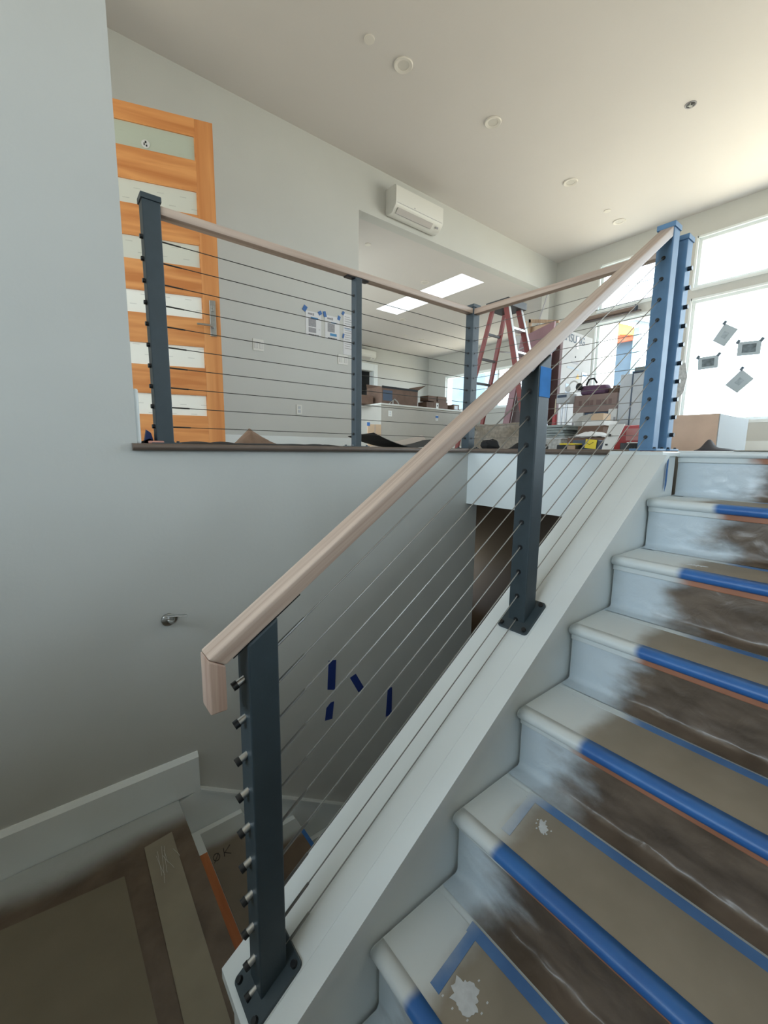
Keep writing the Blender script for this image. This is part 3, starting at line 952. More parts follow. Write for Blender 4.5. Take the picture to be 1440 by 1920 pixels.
# ------------------------------------------------------------------ wall-mounted air conditioner
def minisplit(x0, x1, yb, dep, z0, z1, label):
    t_ = thing('air_conditioner', label, 'air conditioner', ((x0 + x1) / 2, yb, z0))
    prof = [(yb, z0 + .02), (yb, z1), (yb - dep * .85, z1), (yb - dep, z1 - .02), (yb - dep, z0 + .085), (yb - dep * .93, z0 + .06), (yb - dep * .62, z0 + .005), (yb - dep * .2, z0)]
    b = B().prism([(x0, y_, z_) for y_, z_ in prof], (x1 - x0, 0, 0))
    bmesh.ops.bevel(b.m, geom=list(b.m.edges), offset=.006, segments=2, affect='EDGES')
    obj('body', b, M_plast, t_, True)
    # louver on the slanted underside
    y0_, z0_, y1_, z1_ = yb - dep * .90, z0 + .052, yb - dep * .66, z0 + .010
    n = Vector((0, -(z0_ - z1_), -(y1_ - y0_))).normalized()
    q = [Vector((x0 + .05, y0_, z0_)), Vector((x1 - .16, y0_, z0_)), Vector((x1 - .16, y1_, z1_)), Vector((x0 + .05, y1_, z1_))]
    obj('louver', B().prism([p + n * .004 for p in q], n * .004), mat('louver_grey', (.50, .48, .46), .4), t_)
    obj('louver_slot', B().prism([Vector((x0 + .05, y1_, z1_)) + n * .003, Vector((x1 - .16, y1_, z1_)) + n * .003, Vector((x1 - .16, y1_ + .006, z1_ - .0015)) + n * .003, Vector((x0 + .05, y1_ + .006, z1_ - .0015)) + n * .003], n * .003), M_greyprint, t_)
    obj('display', B().prism([Vector((x1 - .10, y0_ + .008, z0_ - .012)) + n * .004, Vector((x1 - .06, y0_ + .008, z0_ - .012)) + n * .004, Vector((x1 - .06, y0_ + .022, z0_ - .028)) + n * .004, Vector((x1 - .10, y0_ + .022, z0_ - .028)) + n * .004], n * .002), M_greyprint, t_)
    obj('indicator', B().box(x0 + .28, x0 + .295, yb - dep - .001, yb - dep + .002, z0 + .10, z0 + .112), M_greyprint, t_)
    obj('panel_seam', B().box(x0 + .02, x1 - .02, yb - dep - .0006, yb - dep + .002, z0 + .088, z0 + .091), M_greyprint, t_)


minisplit(3.30, 4.06, 4.2, .19, 2.655, 2.935, 'white wall-mounted air conditioner under the ceiling above the wall opening')
minisplit(6.10, 6.88, 9.25, .19, 2.27, 2.50, 'white wall-mounted air conditioner above the doorway of the far room')

# ------------------------------------------------------------------ switches, outlets, papers on the rear wall
def plate(x0, x1, z0, z1, y_, label, kind_='wall_switch', cat='wall switch', n=2, vert=False):
    t_ = thing(kind_, label, cat, ((x0 + x1) / 2, y_, z0))
    obj('cover_plate', B().box(x0, x1, y_ - .006, y_, z0, z1, .002), M_plast, t_)
    for i in range(n):
        if vert:
            zc = z0 + (z1 - z0) * (.3 + .4 * i)
            obj('socket', B().box((x0 + x1) / 2 - .014, (x0 + x1) / 2 + .014, y_ - .008, y_ - .005, zc - .013, zc + .013, .003), M_greyw, t_)
        else:
            xc = x0 + (x1 - x0) * (i + .5) / n
            obj('rocker', B().box(xc - .016, xc + .016, y_ - .009, y_ - .005, z0 + .022, z1 - .022, .002), M_white2, t_)
            obj('seam', B().box(xc + .017, xc + .019, y_ - .0065, y_ - .0055, z0 + .022, z1 - .022), M_greyprint, t_)


plate(1.675, 1.785, .945, 1.055, 4.2, 'white double light switch between door and posted papers')
plate(2.65, 2.78, .94, 1.045, 4.2, 'white light switch under the long posted sheet')
plate(2.13, 2.195, .36, .46, 4.2, 'white power outlet low on the wall behind the upper railing', 'power_outlet', 'power outlet', 2, True)


def paper(name, x0, x1, z0, z1, label, style):
    y_ = 4.1985
    t_ = thing(name, label, 'posted paper', ((x0 + x1) / 2, 4.2, z0), 'papers taped to the rear wall')
    obj('sheet', B().box(x0, x1, y_ - .001, y_, z0, z1), M_paper, t_)
    w, h = x1 - x0, z1 - z0

    def mark(a, b_, c, d, m, nm='printed_area'):
        obj(nm, B().box(x0 + a * w, x0 + b_ * w, y_ - .0018, y_ - .0009, z0 + c * h, z0 + d * h), m, t_)
    if style == 1:
        mark(.15, .42, .86, .93, M_greyprint)
        mark(.44, .54, .84, .94, M_greyprint)
        mark(.32, .80, .70, .78, M_blueprint)
        mark(.18, .66, .38, .70, M_greyprint)
        mark(.18, .66, .14, .34, M_greyprint)
        for i in range(9):
            mark(.18 + i * .075, .23 + i * .075, .02 + (i % 2) * .012, .075, M_ink)
        mark(.84, .92, .3, .32, M_greyprint)
    elif style == 2:
        mark(.15, .42, .84, .91, M_greyprint)
        mark(.44, .54, .83, .93, M_greyprint)
        mark(.42, .80, .70, .75, M_blueprint)
        mark(.18, .66, .32, .68, M_greyprint)
        mark(.34, .80, .16, .27, M_blueprint)
        for i in range(9):
            mark(.2 + i * .07, .25 + i * .07, .03, .08, M_ink)
    else:
        for i in range(15):
            zz = .92 - i * .055
            mark(.12, .55 + .3 * ((i * 7) % 5) / 5, zz, zz + .012, M_greyprint)
        mark(.1, .9, .62, .66, mat('pale_blue_print', (.45, .55, .68), .6))
    return t_


pp = paper('posted_sheet', 2.255, 2.440, 1.185, 1.430, 'left white printed sheet taped to the rear wall', 1)
obj('masking_tape', B().box(2.225, 2.268, 4.195, 4.1965, 1.418, 1.475, 0, Matrix.Rotation(.5, 3, 'Y')), M_tape, pp)
obj('masking_tape', B().box(2.405, 2.448, 4.195, 4.1965, 1.415, 1.452, 0, Matrix.Rotation(-.6, 3, 'Y')), M_tape, pp)
pp = paper('posted_sheet', 2.488, 2.672, 1.185, 1.430, 'middle white printed sheet with blue bars taped to the rear wall', 2)
obj('masking_tape', B().box(2.468, 2.502, 4.194, 4.1955, 1.405, 1.462, 0, Matrix.Rotation(-.3, 3, 'Y')), M_tape, pp)
obj('masking_tape', B().box(2.648, 2.682, 4.195, 4.1965, 1.405, 1.450, 0, Matrix.Rotation(.3, 3, 'Y')), M_tape, pp)
pp = paper('posted_sheet', 2.722, 2.880, 1.055, 1.490, 'tall white list taped to the rear wall right of the other sheets', 3)
obj('masking_tape', B().box(2.706, 2.734, 4.195, 4.1965, 1.470, 1.510, 0, Matrix.Rotation(.5, 3, 'Y')), M_tape, pp)
obj('masking_tape', B().box(2.712, 2.732, 4.195, 4.1965, 1.225, 1.275, 0, Matrix.Rotation(.25, 3, 'Y')), M_tape, pp)

# ------------------------------------------------------------------ entry door leaf
DP0 = Vector((1.112, 3.4, 0))
DP1 = Vector((.5555, 3.584, 0))
dd = (DP1 - DP0).normalized()
ang = math.atan2(dd.y, dd.x)
door = bpy.data.objects.new('door_1', None)
COL.objects.link(door)
door['kind'] = 'structure'
door.location = (DP0.x, DP0.y, FZ)
door.rotation_euler = (0, 0, ang)
DW, DH, DT = .86, 2.25, .042


def dpart(name, b, m, smooth=False, parent=None):
    o = obj(name, b, m, None, smooth)
    o.parent = parent or door
    o['kind'] = 'structure'
    return o


# local frame: X along the leaf from the latch edge, +Y = dd rotated 90deg -> visible face side is the one nearer the camera
side = Vector((0, 1, 0))
sgn = 1 if (Matrix.Rotation(ang, 3, 'Z') @ side).y < 0 else -1
fy0, fy1 = (0, -sgn * DT)


def yb(a, b_):
    return tuple(sorted((a, b_)))


Y0_, Y1_ = yb(0, -sgn * DT)
pz = [(.219 + .352 * i, .386 + .352 * i) for i in range(6)]
dpart('stile', B().box(0, .117, Y0_, Y1_, 0, DH, .002), M_firZ)
dpart('stile', B().box(DW - .117, DW, Y0_, Y1_, 0, DH, .002), M_firZ)
zs = [0] + [q_ for p in pz for q_ in p] + [DH]
for i in range(0, len(zs), 2):
    dpart('door_rail', B().box(.117, DW - .117, Y0_ + .001, Y1_ - .001, zs[i], zs[i + 1]), M_fir)
for i, (a_, c_) in enumerate(pz):
    m_ = [M_pane_white, M_pane_white, M_pane_white, M_pane_mid, M_pane_mid, M_pane_dark][i]
    g_ = dpart('glass_pane', B().box(.117, DW - .117, Y0_ + .012, Y1_ - .012, a_, c_), m_)
    bd = B()
    for q_ in ((a_, a_ + .008), (c_ - .008, c_)):
        bd.box(.117, DW - .117, *yb(sgn * -.002, sgn * -.012), *q_)
    bd.box(.117, .125, *yb(sgn * -.002, sgn * -.012), a_, c_)
    dpart('glazing_bead', bd, M_fir)
stk = B()
ys_ = -sgn * .0105
stk.cyl((.43, ys_, 2.035 - FZ), (.43, ys_ + sgn * .0015, 2.035 - FZ), .026, None, 24)
s_ = dpart('round_sticker', stk, M_white2)
mk = B()
for (a_, b_, c_, d_) in ((-.004, .006, .004, .018), (.001, .010, -.016, -.004), (-.012, -.005, -.010, .006)):
    mk.box(.43 - b_, .43 - a_, *yb(ys_ + sgn * .0015, ys_ + sgn * .0022), 2.035 - FZ + c_, 2.035 - FZ + d_)
dpart('sticker_print', mk, M_ink)
hd = B().box(.030, .073, *yb(0, sgn * .010), .812, 1.066, .003)
h_ = dpart('handle_plate', hd, M_steel)
dpart('door_handle', B().cyl((.052, 0, .875), (.052, sgn * .045, .875), .009, None, 14).tube([(.052, sgn * .045, .875), (.075, sgn * .048, .880), (.16, sgn * .046, .882)], .0075, 10), M_steel, True)
dpart('thumb_turn', B().box(.042, .062, *yb(sgn * .010, sgn * .018), .985, 1.03, .003).cyl((.052, sgn * .018, 1.01), (.052, sgn * .028, 1.01), .006, None, 10), M_steel)
dpart('latch_plate', B().box(-.0015, .0005, Y0_ + .01, Y1_ - .01, .85, .98).box(-.0015, .0005, Y0_ + .01, Y1_ - .01, .32, .38).box(-.0015, .0005, Y0_ + .01, Y1_ - .01, 1.52, 1.58), M_plast)

# ------------------------------------------------------------------ kitchen island
isl = thing('kitchen_island', 'long beige half-wall island in the far room', 'kitchen island', (7, 7.3, 0))
obj('island_front', B().box(5.61, 8.45, 7.2, 7.32, 0, .93), M_island, isl)
obj('island_side', B().box(5.61, 5.75, 7.32, 8.25, 0, .93), M_island, isl)
obj('countertop', B().box(5.59, 8.5, 7.18, 8.3, .93, .962, .004), M_greyslab, isl)
obj('island_plinth', B().box(5.60, 8.45, 7.185, 7.2, 0, .11), M_plast, isl)
plate(5.80, 5.90, .70, .82, 7.2, 'white outlet plate on the left of the island front', 'power_outlet', 'power outlet', 2, True)
t_ = plate(7.22, 7.30, .68, .80, 7.2, 'white outlet plate with blue tape on the island front', 'power_outlet', 'power outlet', 1, True)
tag(obj('masking_tape', B().box(7.215, 7.305, 7.189, 7.1915, .74, .79), M_tape), 'small blue tape stuck over the island outlet plate', 'masking tape')


def carton(name, x0, x1, y0, y1, z0, z1, label, m=M_carddark, flaps=(), tape=None, cat='cardboard box', group=None, rot=0, open_=False):
    """closed or open carton with separate flaps; flaps = list of (side, angle)"""
    t_ = thing(name, label, cat, ((x0 + x1) / 2, (y0 + y1) / 2, z0), group)
    w = .006
    b = B()
    if open_:
        b.box(x0, x1, y0, y0 + w, z0, z1).box(x0, x1, y1 - w, y1, z0, z1).box(x0, x0 + w, y0 + w, y1 - w, z0, z1).box(x1 - w, x1, y0 + w, y1 - w, z0, z1).box(x0 + w, x1 - w, y0 + w, y1 - w, z0, z0 + w)
    else:
        b.box(x0, x1, y0, y1, z0, z1, .003)
    obj('carton_body', b, m, t_)
    for sd, a, ln in flaps:
        fb = B()
        if sd == 'x+':
            d_ = Vector((math.cos(a), 0, math.sin(a))) * ln
            fb.prism([(x1 - w, y0, z1), (x1 - w, y1, z1), Vector((x1 - w, y1, z1)) + d_, Vector((x1 - w, y0, z1)) + d_], (0, 0, -w))
        elif sd == 'x-':
            d_ = Vector((-math.cos(a), 0, math.sin(a))) * ln
            fb.prism([(x0 + w, y0, z1), (x0 + w, y1, z1), Vector((x0 + w, y1, z1)) + d_, Vector((x0 + w, y0, z1)) + d_], (0, 0, -w))
        elif sd == 'y-':
            d_ = Vector((0, -math.cos(a), math.sin(a))) * ln
            fb.prism([(x0, y0 + w, z1), (x1, y0 + w, z1), Vector((x1, y0 + w, z1)) + d_, Vector((x0, y0 + w, z1)) + d_], (0, w * .3, -w))
        else:
            d_ = Vector((0, math.cos(a), math.sin(a))) * ln
            fb.prism([(x0, y1 - w, z1), (x1, y1 - w, z1), Vector((x1, y1 - w, z1)) + d_, Vector((x0, y1 - w, z1)) + d_], (0, w * .3, -w))
        obj('flap', fb, m, t_)
    if tape:
        obj('packing_tape', B().box(*tape), M_black if m is M_carddark else M_white2, t_)
    return t_


c1 = carton('cardboard_box', 5.74, 6.78, 7.35, 7.9, .963, 1.33, 'large open dark cardboard box on the left of the island', flaps=[('x+', .5, .28), ('y+', 1.35, .1)], open_=True)
obj('printed_label', B().box(5.77, 6.03, 7.348, 7.3495, 1.04, 1.26), M_navy, c1)
obj('rim_tape', B().box(5.74, 6.78, 7.345, 7.352, 1.30, 1.345), M_black, c1)
c1 = carton('cardboard_box', 5.28, 5.66, 7.55, 7.95, .963, 1.14, 'small open brown box at the left end of the island', m=M_carddark, flaps=[('x-', .35, .2)], open_=True)
for (a, label) in (((7.12, 7.34, 7.40, 7.7, .963, 1.12), 'brown box at the left of the small stack on the island'), ((7.345, 7.83, 7.40, 7.7, .963, 1.145), 'wide brown box with white label under the stack on the island'),
                   ((7.18, 7.46, 7.42, 7.7, 1.147, 1.27), 'brown box lying on top left of the island stack'), ((7.50, 7.80, 7.42, 7.7, 1.147, 1.275), 'brown box lying on top right of the island stack')):
    c1 = carton('cardboard_box', *a, label, group='brown boxes stacked on the island')
    if 'white label' in label:
        obj('printed_label', B().box(7.43, 7.51, 7.397, 7.3995, .99, 1.11), M_plast, c1)
        obj('label_print', B().box(7.455, 7.485, 7.3955, 7.397, 1.03, 1.07), M_ink, c1)
c1 = carton('cardboard_box', 8.02, 8.22, 7.38, 7.6, .963, 1.12, 'small upright box near the right end of the island')
obj('printed_label', B().box(8.05, 8.17, 7.378, 7.3795, 1.0, 1.09), M_greyw, c1)
sc_ = thing('trash_scrap', 'small crumpled grey item on the island by the window', 'scrap', (8.35, 7.5, .963))
b = B().sphere((8.38, 7.45, .99), .05, (1.3, .8, .7), 12, 8)
for v in b.m.verts:
    v.co += Vector((noise.noise(v.co * 20), noise.noise(v.co * 23), 0)) * .02
obj('crumple', b, M_osb, sc_)
fc = thing('kitchen_faucet', 'small metal faucet standing on the island beside the open box', 'faucet', (5.95, 7.25, .963))
obj('spout', B().tube([(5.98, 7.27, .963), (5.98, 7.26, 1.05), (6.0, 7.24, 1.075), (6.06, 7.22, 1.03), (6.10, 7.21, .97)], .014, 8), M_steel, fc, True)
obj('faucet_lever', B().tube([(5.98, 7.27, 1.05), (5.90, 7.25, 1.0), (5.86, 7.24, .97)], .008, 8), M_steel, fc, True)
for (a, label) in (((5.08, 5.255, 6.95, 6.97, FZ, .495), 'left tan panel standing before the island end'), ((5.275, 5.44, 6.97, 6.99, FZ, .50), 'right tan panel standing before the island end')):
    t_ = thing('cabinet_panel', label, 'panel', (a[0], a[2], FZ), 'tan panels leaning at the island')
    obj('panel_face', B().box(*a, .002), M_cardtan, t_)
    obj('panel_edge', B().box(a[1], a[1] + .012, a[2], a[3] + .05, a[4], a[5]), M_greyprint, t_)
tag(obj('masking_tape', B().box(5.06, 5.13, 6.944, 6.949, .46, .53), M_tape), 'blue tape at the top of the left tan panel', 'masking tape')

# ------------------------------------------------------------------ step ladder
lad = thing('step_ladder', 'red fibreglass step ladder with dark top standing beyond the corner post', 'ladder', (4.2, 3.15, FZ))
LXa, LXb = 4.16, 4.52         # two side frames: in plan the rails diverge downwards
ztop = 1.62


def bar(p0, p1, w, d, along='y'):
    p0, p1 = Vector(p0), Vector(p1)
    b = B()
    dv = (p1 - p0)
    q = [p0 + Vector((-w / 2, -d / 2, 0)), p0 + Vector((w / 2, -d / 2, 0)), p0 + Vector((w / 2, d / 2, 0)), p0 + Vector((-w / 2, d / 2, 0))]
    b.prism(q, dv)
    return b


yt_ = 3.10
fr0, fr1 = (4.17, yt_, ztop), (4.10, 2.66, FZ)
fR0, fR1 = (4.40, yt_, ztop), (4.50, 2.66, FZ)
bk0, bk1 = (4.17, 3.28, ztop), (4.10, 3.70, FZ)
bR0, bR1 = (4.40, 3.28, ztop), (4.50, 3.70, FZ)
obj('front_rail', bar(fr0, fr1, .03, .065), M_red, lad)
obj('front_rail', bar(fR0, fR1, .03, .065), M_red, lad)
obj('rear_rail', bar(bk0, bk1, .03, .045), M_red, lad)
obj('rear_rail', bar(bR0, bR1, .03, .045), M_red, lad)
for p0, p1 in ((fr0, fr1), (fR0, fR1)):
    a_ = Vector(p0) + Vector((0, -.036, 0))
    c_ = Vector(p1) + Vector((0, -.036, 0))
    obj('rail_edge', bar(a_, c_, .034, .006), M_alu, lad)
obj('ladder_top', B().box(4.11, 4.46, 3.03, 3.34, ztop - .03, ztop + .05, .008), mat('dark_grey_plastic', (.045, .05, .055), .5), lad)
for i in range(5):
    f = (i + 1) / 6
    y_ = yt_ + (2.66 - yt_) * f
    z_ = ztop * (1 - f)
    xa = 4.17 + (4.10 - 4.17) * f
    xb_ = 4.40 + (4.50 - 4.40) * f
    obj('step', B().box(xa + .012, xb_ - .012, y_ - .035, y_ + .055, z_ - .012, z_ + .012, .003), M_alu, lad)
    yb_ = 3.28 + (3.70 - 3.28) * f
    obj('rear_brace', B().box(xa + .01, xb_ - .01, yb_ - .01, yb_ + .012, z_ - .015, z_ + .012, .002), mat('dark_brace', (.10, .10, .10), .5, metal=.5), lad)
obj('warning_label', B().box(4.148, 4.154, 2.985, 3.03, 1.24, 1.42, 0, Matrix.Rotation(-.26, 3, 'X')), M_white2, lad)
obj('warning_label', B().box(4.138, 4.144, 2.91, 2.955, .93, 1.10, 0, Matrix.Rotation(-.26, 3, 'X')), M_white2, lad)
obj('spreader_bar', B().tube([(4.46, 2.99, 1.2), (4.47, 3.2, 1.16), (4.47, 3.39, 1.2)], .008, 6), M_alu, lad)
obj('tool_hook', B().tube([(4.28, 2.68, .47), (4.28, 2.60, .47), (4.28, 2.66, .38)], .008, 6), M_alu, lad)

# ------------------------------------------------------------------ large leaning pieces
lp = thing('framed_panel', 'large mauve-edged panel with dark centre leaning behind the ladder', 'panel', (4.75, 3.05, FZ))
A4 = [Vector((4.80, 3.30, 1.40)), Vector((4.80, 2.86, 1.50)), Vector((4.72, 2.90, FZ)), Vector((4.72, 3.52, FZ))]


def lerpq(q, u, v):
    return (q[0] * (1 - u) + q[1] * u) * (1 - v) + (q[3] * (1 - u) + q[2] * u) * v


fw = .17
for (u0, u1, v0, v1) in ((0, 1, 0, fw * 1.3), (0, fw, fw * 1.3, 1), (1 - fw * .4, 1, fw * 1.3, 1)):
    obj('panel_border', B().prism([lerpq(A4, u0, v0), lerpq(A4, u1, v0), lerpq(A4, u1, v1), lerpq(A4, u0, v1)], (-.03, 0, 0)), M_mauve, lp)
obj('panel_centre', B().prism([lerpq(A4, fw, fw * 1.3) + Vector((.01, 0, 0)), lerpq(A4, 1 - fw * .4, fw * 1.3) + Vector((.01, 0, 0)), lerpq(A4, 1 - fw * .4, 1) + Vector((.01, 0, 0)), lerpq(A4, fw, 1) + Vector((.01, 0, 0))], (.02, 0, 0)), mat('dark_panel_centre', (.13, .10, .10), .7, var=.1), lp)
obj('panel_pull', B().box(4.755, 4.765, 2.98, 2.99, 1.22, 1.32), M_plast, lp)
fb_ = thing('wooden_trestle', 'small rough wood frame standing up behind the mauve panel', 'wooden frame', (5.0, 3.3, FZ))
obj('frame_post', B().box(5.0, 5.03, 3.40, 3.43, FZ, 1.66), M_oldwood, fb_)
obj('frame_post', B().box(5.0, 5.03, 3.33, 3.36, FZ, 1.67), M_oldwood, fb_)
obj('frame_top', B().prism([(5.0, 3.36, 1.67), (5.0, 2.95, 1.575), (5.0, 2.95, 1.545), (5.0, 3.36, 1.63)], (.03, 0, 0)), M_oldwood, fb_)
obj('frame_board', B().box(5.03, 5.04, 3.04, 3.33, FZ, 1.58), M_cardtan, fb_)
tag(obj('thin_rod', B().cyl((5.05, 3.80, FZ), (5.5, 3.42, 2.12), .008, None, 8), M_greyprint), 'thin dark rod leaning up toward the window wall', 'rod')
bs = thing('cardboard_box', 'tall narrow dark brown box right of the mauve panel', 'cardboard box', (4.95, 2.95, FZ))
obj('carton_body', B().box(4.93, 4.99, 2.86, 3.02, FZ, 1.36, .004), mat('reddish_carton', (.13, .075, .075), .7, var=.12, scale=6), bs)
obj('side_band', B().box(4.925, 4.932, 2.985, 3.025, FZ, 1.30), M_navy, bs)

# tall printed appliance box
pbx = thing('appliance_box', 'tall white printed appliance carton standing by the left window', 'cardboard box', (5.9, 3.4, FZ))
obj('carton_body', B().box(5.42, 6.38, 3.2, 3.85, FZ, 1.63, .004), mat('white_carton', (.40, .395, .39), .65, var=.04, scale=6), pbx)


def text(name, s_, loc, size, parent, m, rot=(math.pi / 2, 0, 0), spacing=1):
    cu = bpy.data.curves.new(name, 'FONT')
    cu.body = s_
    cu.size = size
    cu.extrude = .0006
    cu.space_character = spacing
    o = bpy.data.objects.new(name, cu)
    COL.objects.link(o)
    cu.materials.append(m)
    dg = bpy.context.evaluated_depsgraph_get()
    me = bpy.data.meshes.new_from_object(o.evaluated_get(dg))
    bpy.data.objects.remove(o)
    o = bpy.data.objects.new(name, me)
    COL.objects.link(o)
    o.parent = parent
    off = Vector(parent.get('_at', (0, 0, 0)))
    o.location = Vector(loc) - off
    o.rotation_euler = rot
    return o


M_inkgrey = mat('grey_blue_ink', (.05, .08, .12), .6)
text('brand_lettering', 'SAMSUNG', (5.47, 3.198, 1.49), .15, pbx, M_inkgrey)
obj('white_tag', B().box(5.93, 5.99, 3.196, 3.199, 1.42, 1.58), M_paper, pbx)
obj('printed_area', B().box(5.82, 6.02, 3.197, 3.199, 1.215, 1.245), M_greyprint, pbx)
obj('printed_area', B().box(5.72, 5.92, 3.197, 3.199, 1.14, 1.165), mat('pale_print', (.35, .40, .45), .6), pbx)
obj('printed_area', B().box(5.94, 6.05, 3.197, 3.199, 1.135, 1.16), mat('pale_print', (.35, .40, .45), .6), pbx)
obj('hand_hole', B().cyl((5.93, 3.1975, 1.31), (5.93, 3.1995, 1.31), .014, None, 12), M_ink, pbx)
obj('hand_hole', B().cyl((6.22, 3.1975, 1.35), (6.22, 3.1995, 1.35), .012, None, 12), M_ink, pbx)
obj('shipping_label', B().box(6.14, 6.28, 3.196, 3.199, .93, 1.13), M_paper, pbx)
obj('label_print', B().box(6.16, 6.26, 3.195, 3.1965, 1.08, 1.10), M_blueprint, pbx)
obj('warning_mark', B().prism([(5.98, 3.197, 1.02), (6.07, 3.197, 1.03), (6.03, 3.197, 1.09)], (0, .0015, 0)), mat('orange_print', (.75, .42, .08), .6), pbx)
obj('printed_area', B().box(5.72, 5.83, 3.197, 3.199, .72, .93), mat('pale_blue_print', (.45, .55, .68), .6), pbx)

# roller shade tube above the left window
rs = thing('roller_shade', 'long brown roller shade tube mounted between the left windows', 'roller shade', (6.93, 3.3, 2.05))
obj('shade_tube', B().cyl((6.925, 2.875, 2.085), (6.925, 3.95, 2.085), .032, None, 18), wood('shade_brown', (.16, .11, .085), (.26, .19, .15), 'Y', 18), rs, True)
obj('end_bracket', B().box(6.885, 6.967, 2.862, 2.876, 2.04, 2.125, .004), M_navy, rs)
obj('bottom_bar', B().box(6.90, 6.94, 2.80, 3.95, 2.03, 2.048, .003), mat('dark_bar', (.07, .055, .055), .5), rs)

# photographs on the right window
for i, (q, kind_, label) in enumerate([
        ([(1.792, 1.647), (1.646, 1.547), (1.767, 1.356), (1.90, 1.452)], 0, 'uppermost tilted grey print taped to the window glass'),
        ([(1.629, 1.384), (1.398, 1.373), (1.399, 1.206), (1.627, 1.216)], 1, 'print with dark picture on the right of the window glass'),
        ([(2.038, 1.26), (1.813, 1.265), (1.808, 1.105), (2.028, 1.10)], 1, 'print with dark picture on the left by the window frame'),
        ([(1.557, 1.051), (1.424, .919), (1.574, .76), (1.711, .873)], 0, 'lowest steeply tilted grey print taped to the window glass')]):
    xx = 7.012
    q = [Vector((xx, y_ * xx / 6.95, z_ * xx / 6.95)) for y_, z_ in q]
    c = sum(q, Vector()) / 4
    t_ = thing('taped_print', label, 'paper print', c, 'prints taped to the right window')
    obj('sheet', B().prism(q, (.0012, 0, 0)), mat('thin_backlit_paper', (.42, .50, .56), .7), t_)
    if kind_:
        qq = [c + (p - c) * .60 + Vector((-.0012, 0, 0)) for p in q]
        obj('picture', B().prism(qq, (.001, 0, 0)), mat('grey_picture', (.14, .18, .21), .7, var=.5, scale=18), t_)
    else:
        qq = [c + (p - c) * .35 + Vector((-.0012, 0, 0)) for p in q]
        obj('picture', B().prism(qq, (.001, 0, 0)), mat('faint_picture', (.33, .40, .46), .7, var=.2, scale=18), t_)
    for p in (q[0], q[1]) if kind_ else (q[0],):
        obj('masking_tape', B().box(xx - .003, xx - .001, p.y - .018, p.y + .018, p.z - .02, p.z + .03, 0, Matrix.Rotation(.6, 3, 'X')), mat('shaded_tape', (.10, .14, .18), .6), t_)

# outside: neighbouring porch seen through the left window
po = thing('porch_roof', 'orange timber eave with grey metal roof outside the left window', 'building', (9.6, 4.2, 0))
obj('timber_beam', B().prism([(9.5, 4.62, 2.79), (9.5, 3.98, 2.52), (9.5, 3.98, 2.36), (9.5, 4.62, 2.50)], (.12, 0, 0)), mat('orange_beam_fir', (.80, .36, .12), .6, var=.12), po)  # beam in the timber's own orange
obj('soffit', B().prism([(9.6, 4.75, 2.50), (9.6, 3.98, 2.37), (9.6, 3.98, 2.28), (9.6, 4.75, 2.28)], (.2, 0, 0)), mat('red_fir', (.55, .14, .08), .6, var=.12), po)
obj('metal_roof', B().prism([(9.4, 4.75, 2.86), (9.4, 3.55, 2.40), (9.4, 3.35, 2.36), (9.4, 3.35, 2.50), (9.4, 3.9, 2.72), (9.4, 4.4, 2.95)], (.1, 0, 0)), mat('grey_metal_roof', (.20, .24, .28), .5, var=.1), po)
obj('gutter', B().cyl((9.38, 4.5, 2.88), (9.38, 3.3, 2.40), .035, None, 10), mat('pale_gutter', (.42, .47, .52), .5), po)
obj('dark_wall', B().box(9.7, 9.9, 4.0, 4.36, .3, 2.42), mat('blue_siding', (.06, .11, .17), .6, var=.1), po)
obj('corner_post', B().box(9.6, 9.75, 3.88, 3.985, .3, 2.5), mat('light_blue_post', (.28, .42, .50), .5), po)
hs = thing('neighbour_house', 'blue grey house wall outside the far room window', 'building', (11, 8.5, 0))
obj('house_wall', B().box(11.2, 12.0, 9.0, 10.4, -1, 3.0), mat('blue_grey_siding', (.10, .16, .21), .6, var=.2, scale=3), hs)
obj('house_roof', B().prism([(11.1, 8.9, 3.0), (11.1, 10.5, 3.0), (11.1, 9.7, 3.6)], (1.0, 0, 0)), M_greyprint, hs)

# ------------------------------------------------------------------ clutter behind the railing
ds = thing('dusty_sheet', 'dusty speckled translucent sheet standing behind the corner post', 'plastic sheet', (3.95, 3.0, FZ))
def dsf(u, v):
    y_ = 3.30 - u * .66
    return (3.95 + .05 * noise.noise(Vector((u * 3, v * 2, 0))), y_, FZ + .285 * v + .012 * noise.noise(Vector((u * 4, 7, v))))
obj('sheet', B().quadgrid(dsf, 30, 12), M_osb, ds, True, .004)
# folded totes and clear bags
fb2 = thing('folded_sheets', 'stack of folded grey-green sheets behind the middle post', 'folded sheets', (3.9, 2.25, FZ))
for i in range(5):
    obj('folded_layer', B().box(3.86 + .01 * (i % 2), 4.15, 2.13 + .012 * (i % 3), 2.42, FZ + .115 + .026 * i, FZ + .139 + .026 * i, .006), mat('grey_green_sheet', (.27, .31, .31), .5, var=.2, scale=14), fb2)
pc_ = thing('plastic_crate', 'clear plastic bin full of bits behind the middle post', 'plastic bin', (3.7, 2.2, FZ))
bb_ = B().box(3.70, 4.02, 2.07, 2.40, FZ, FZ + .112, .012)
for v in bb_.m.verts:
    v.co += Vector((noise.noise(v.co * 8), noise.noise(v.co * 9 + Vector((3, 0, 0))), 0)) * .02
obj('bin_body', bb_, M_clear, pc_)
obj('bin_lid', B().box(3.69, 4.03, 2.06, 2.41, FZ + .105, FZ + .116, .005), M_greyw, pc_)
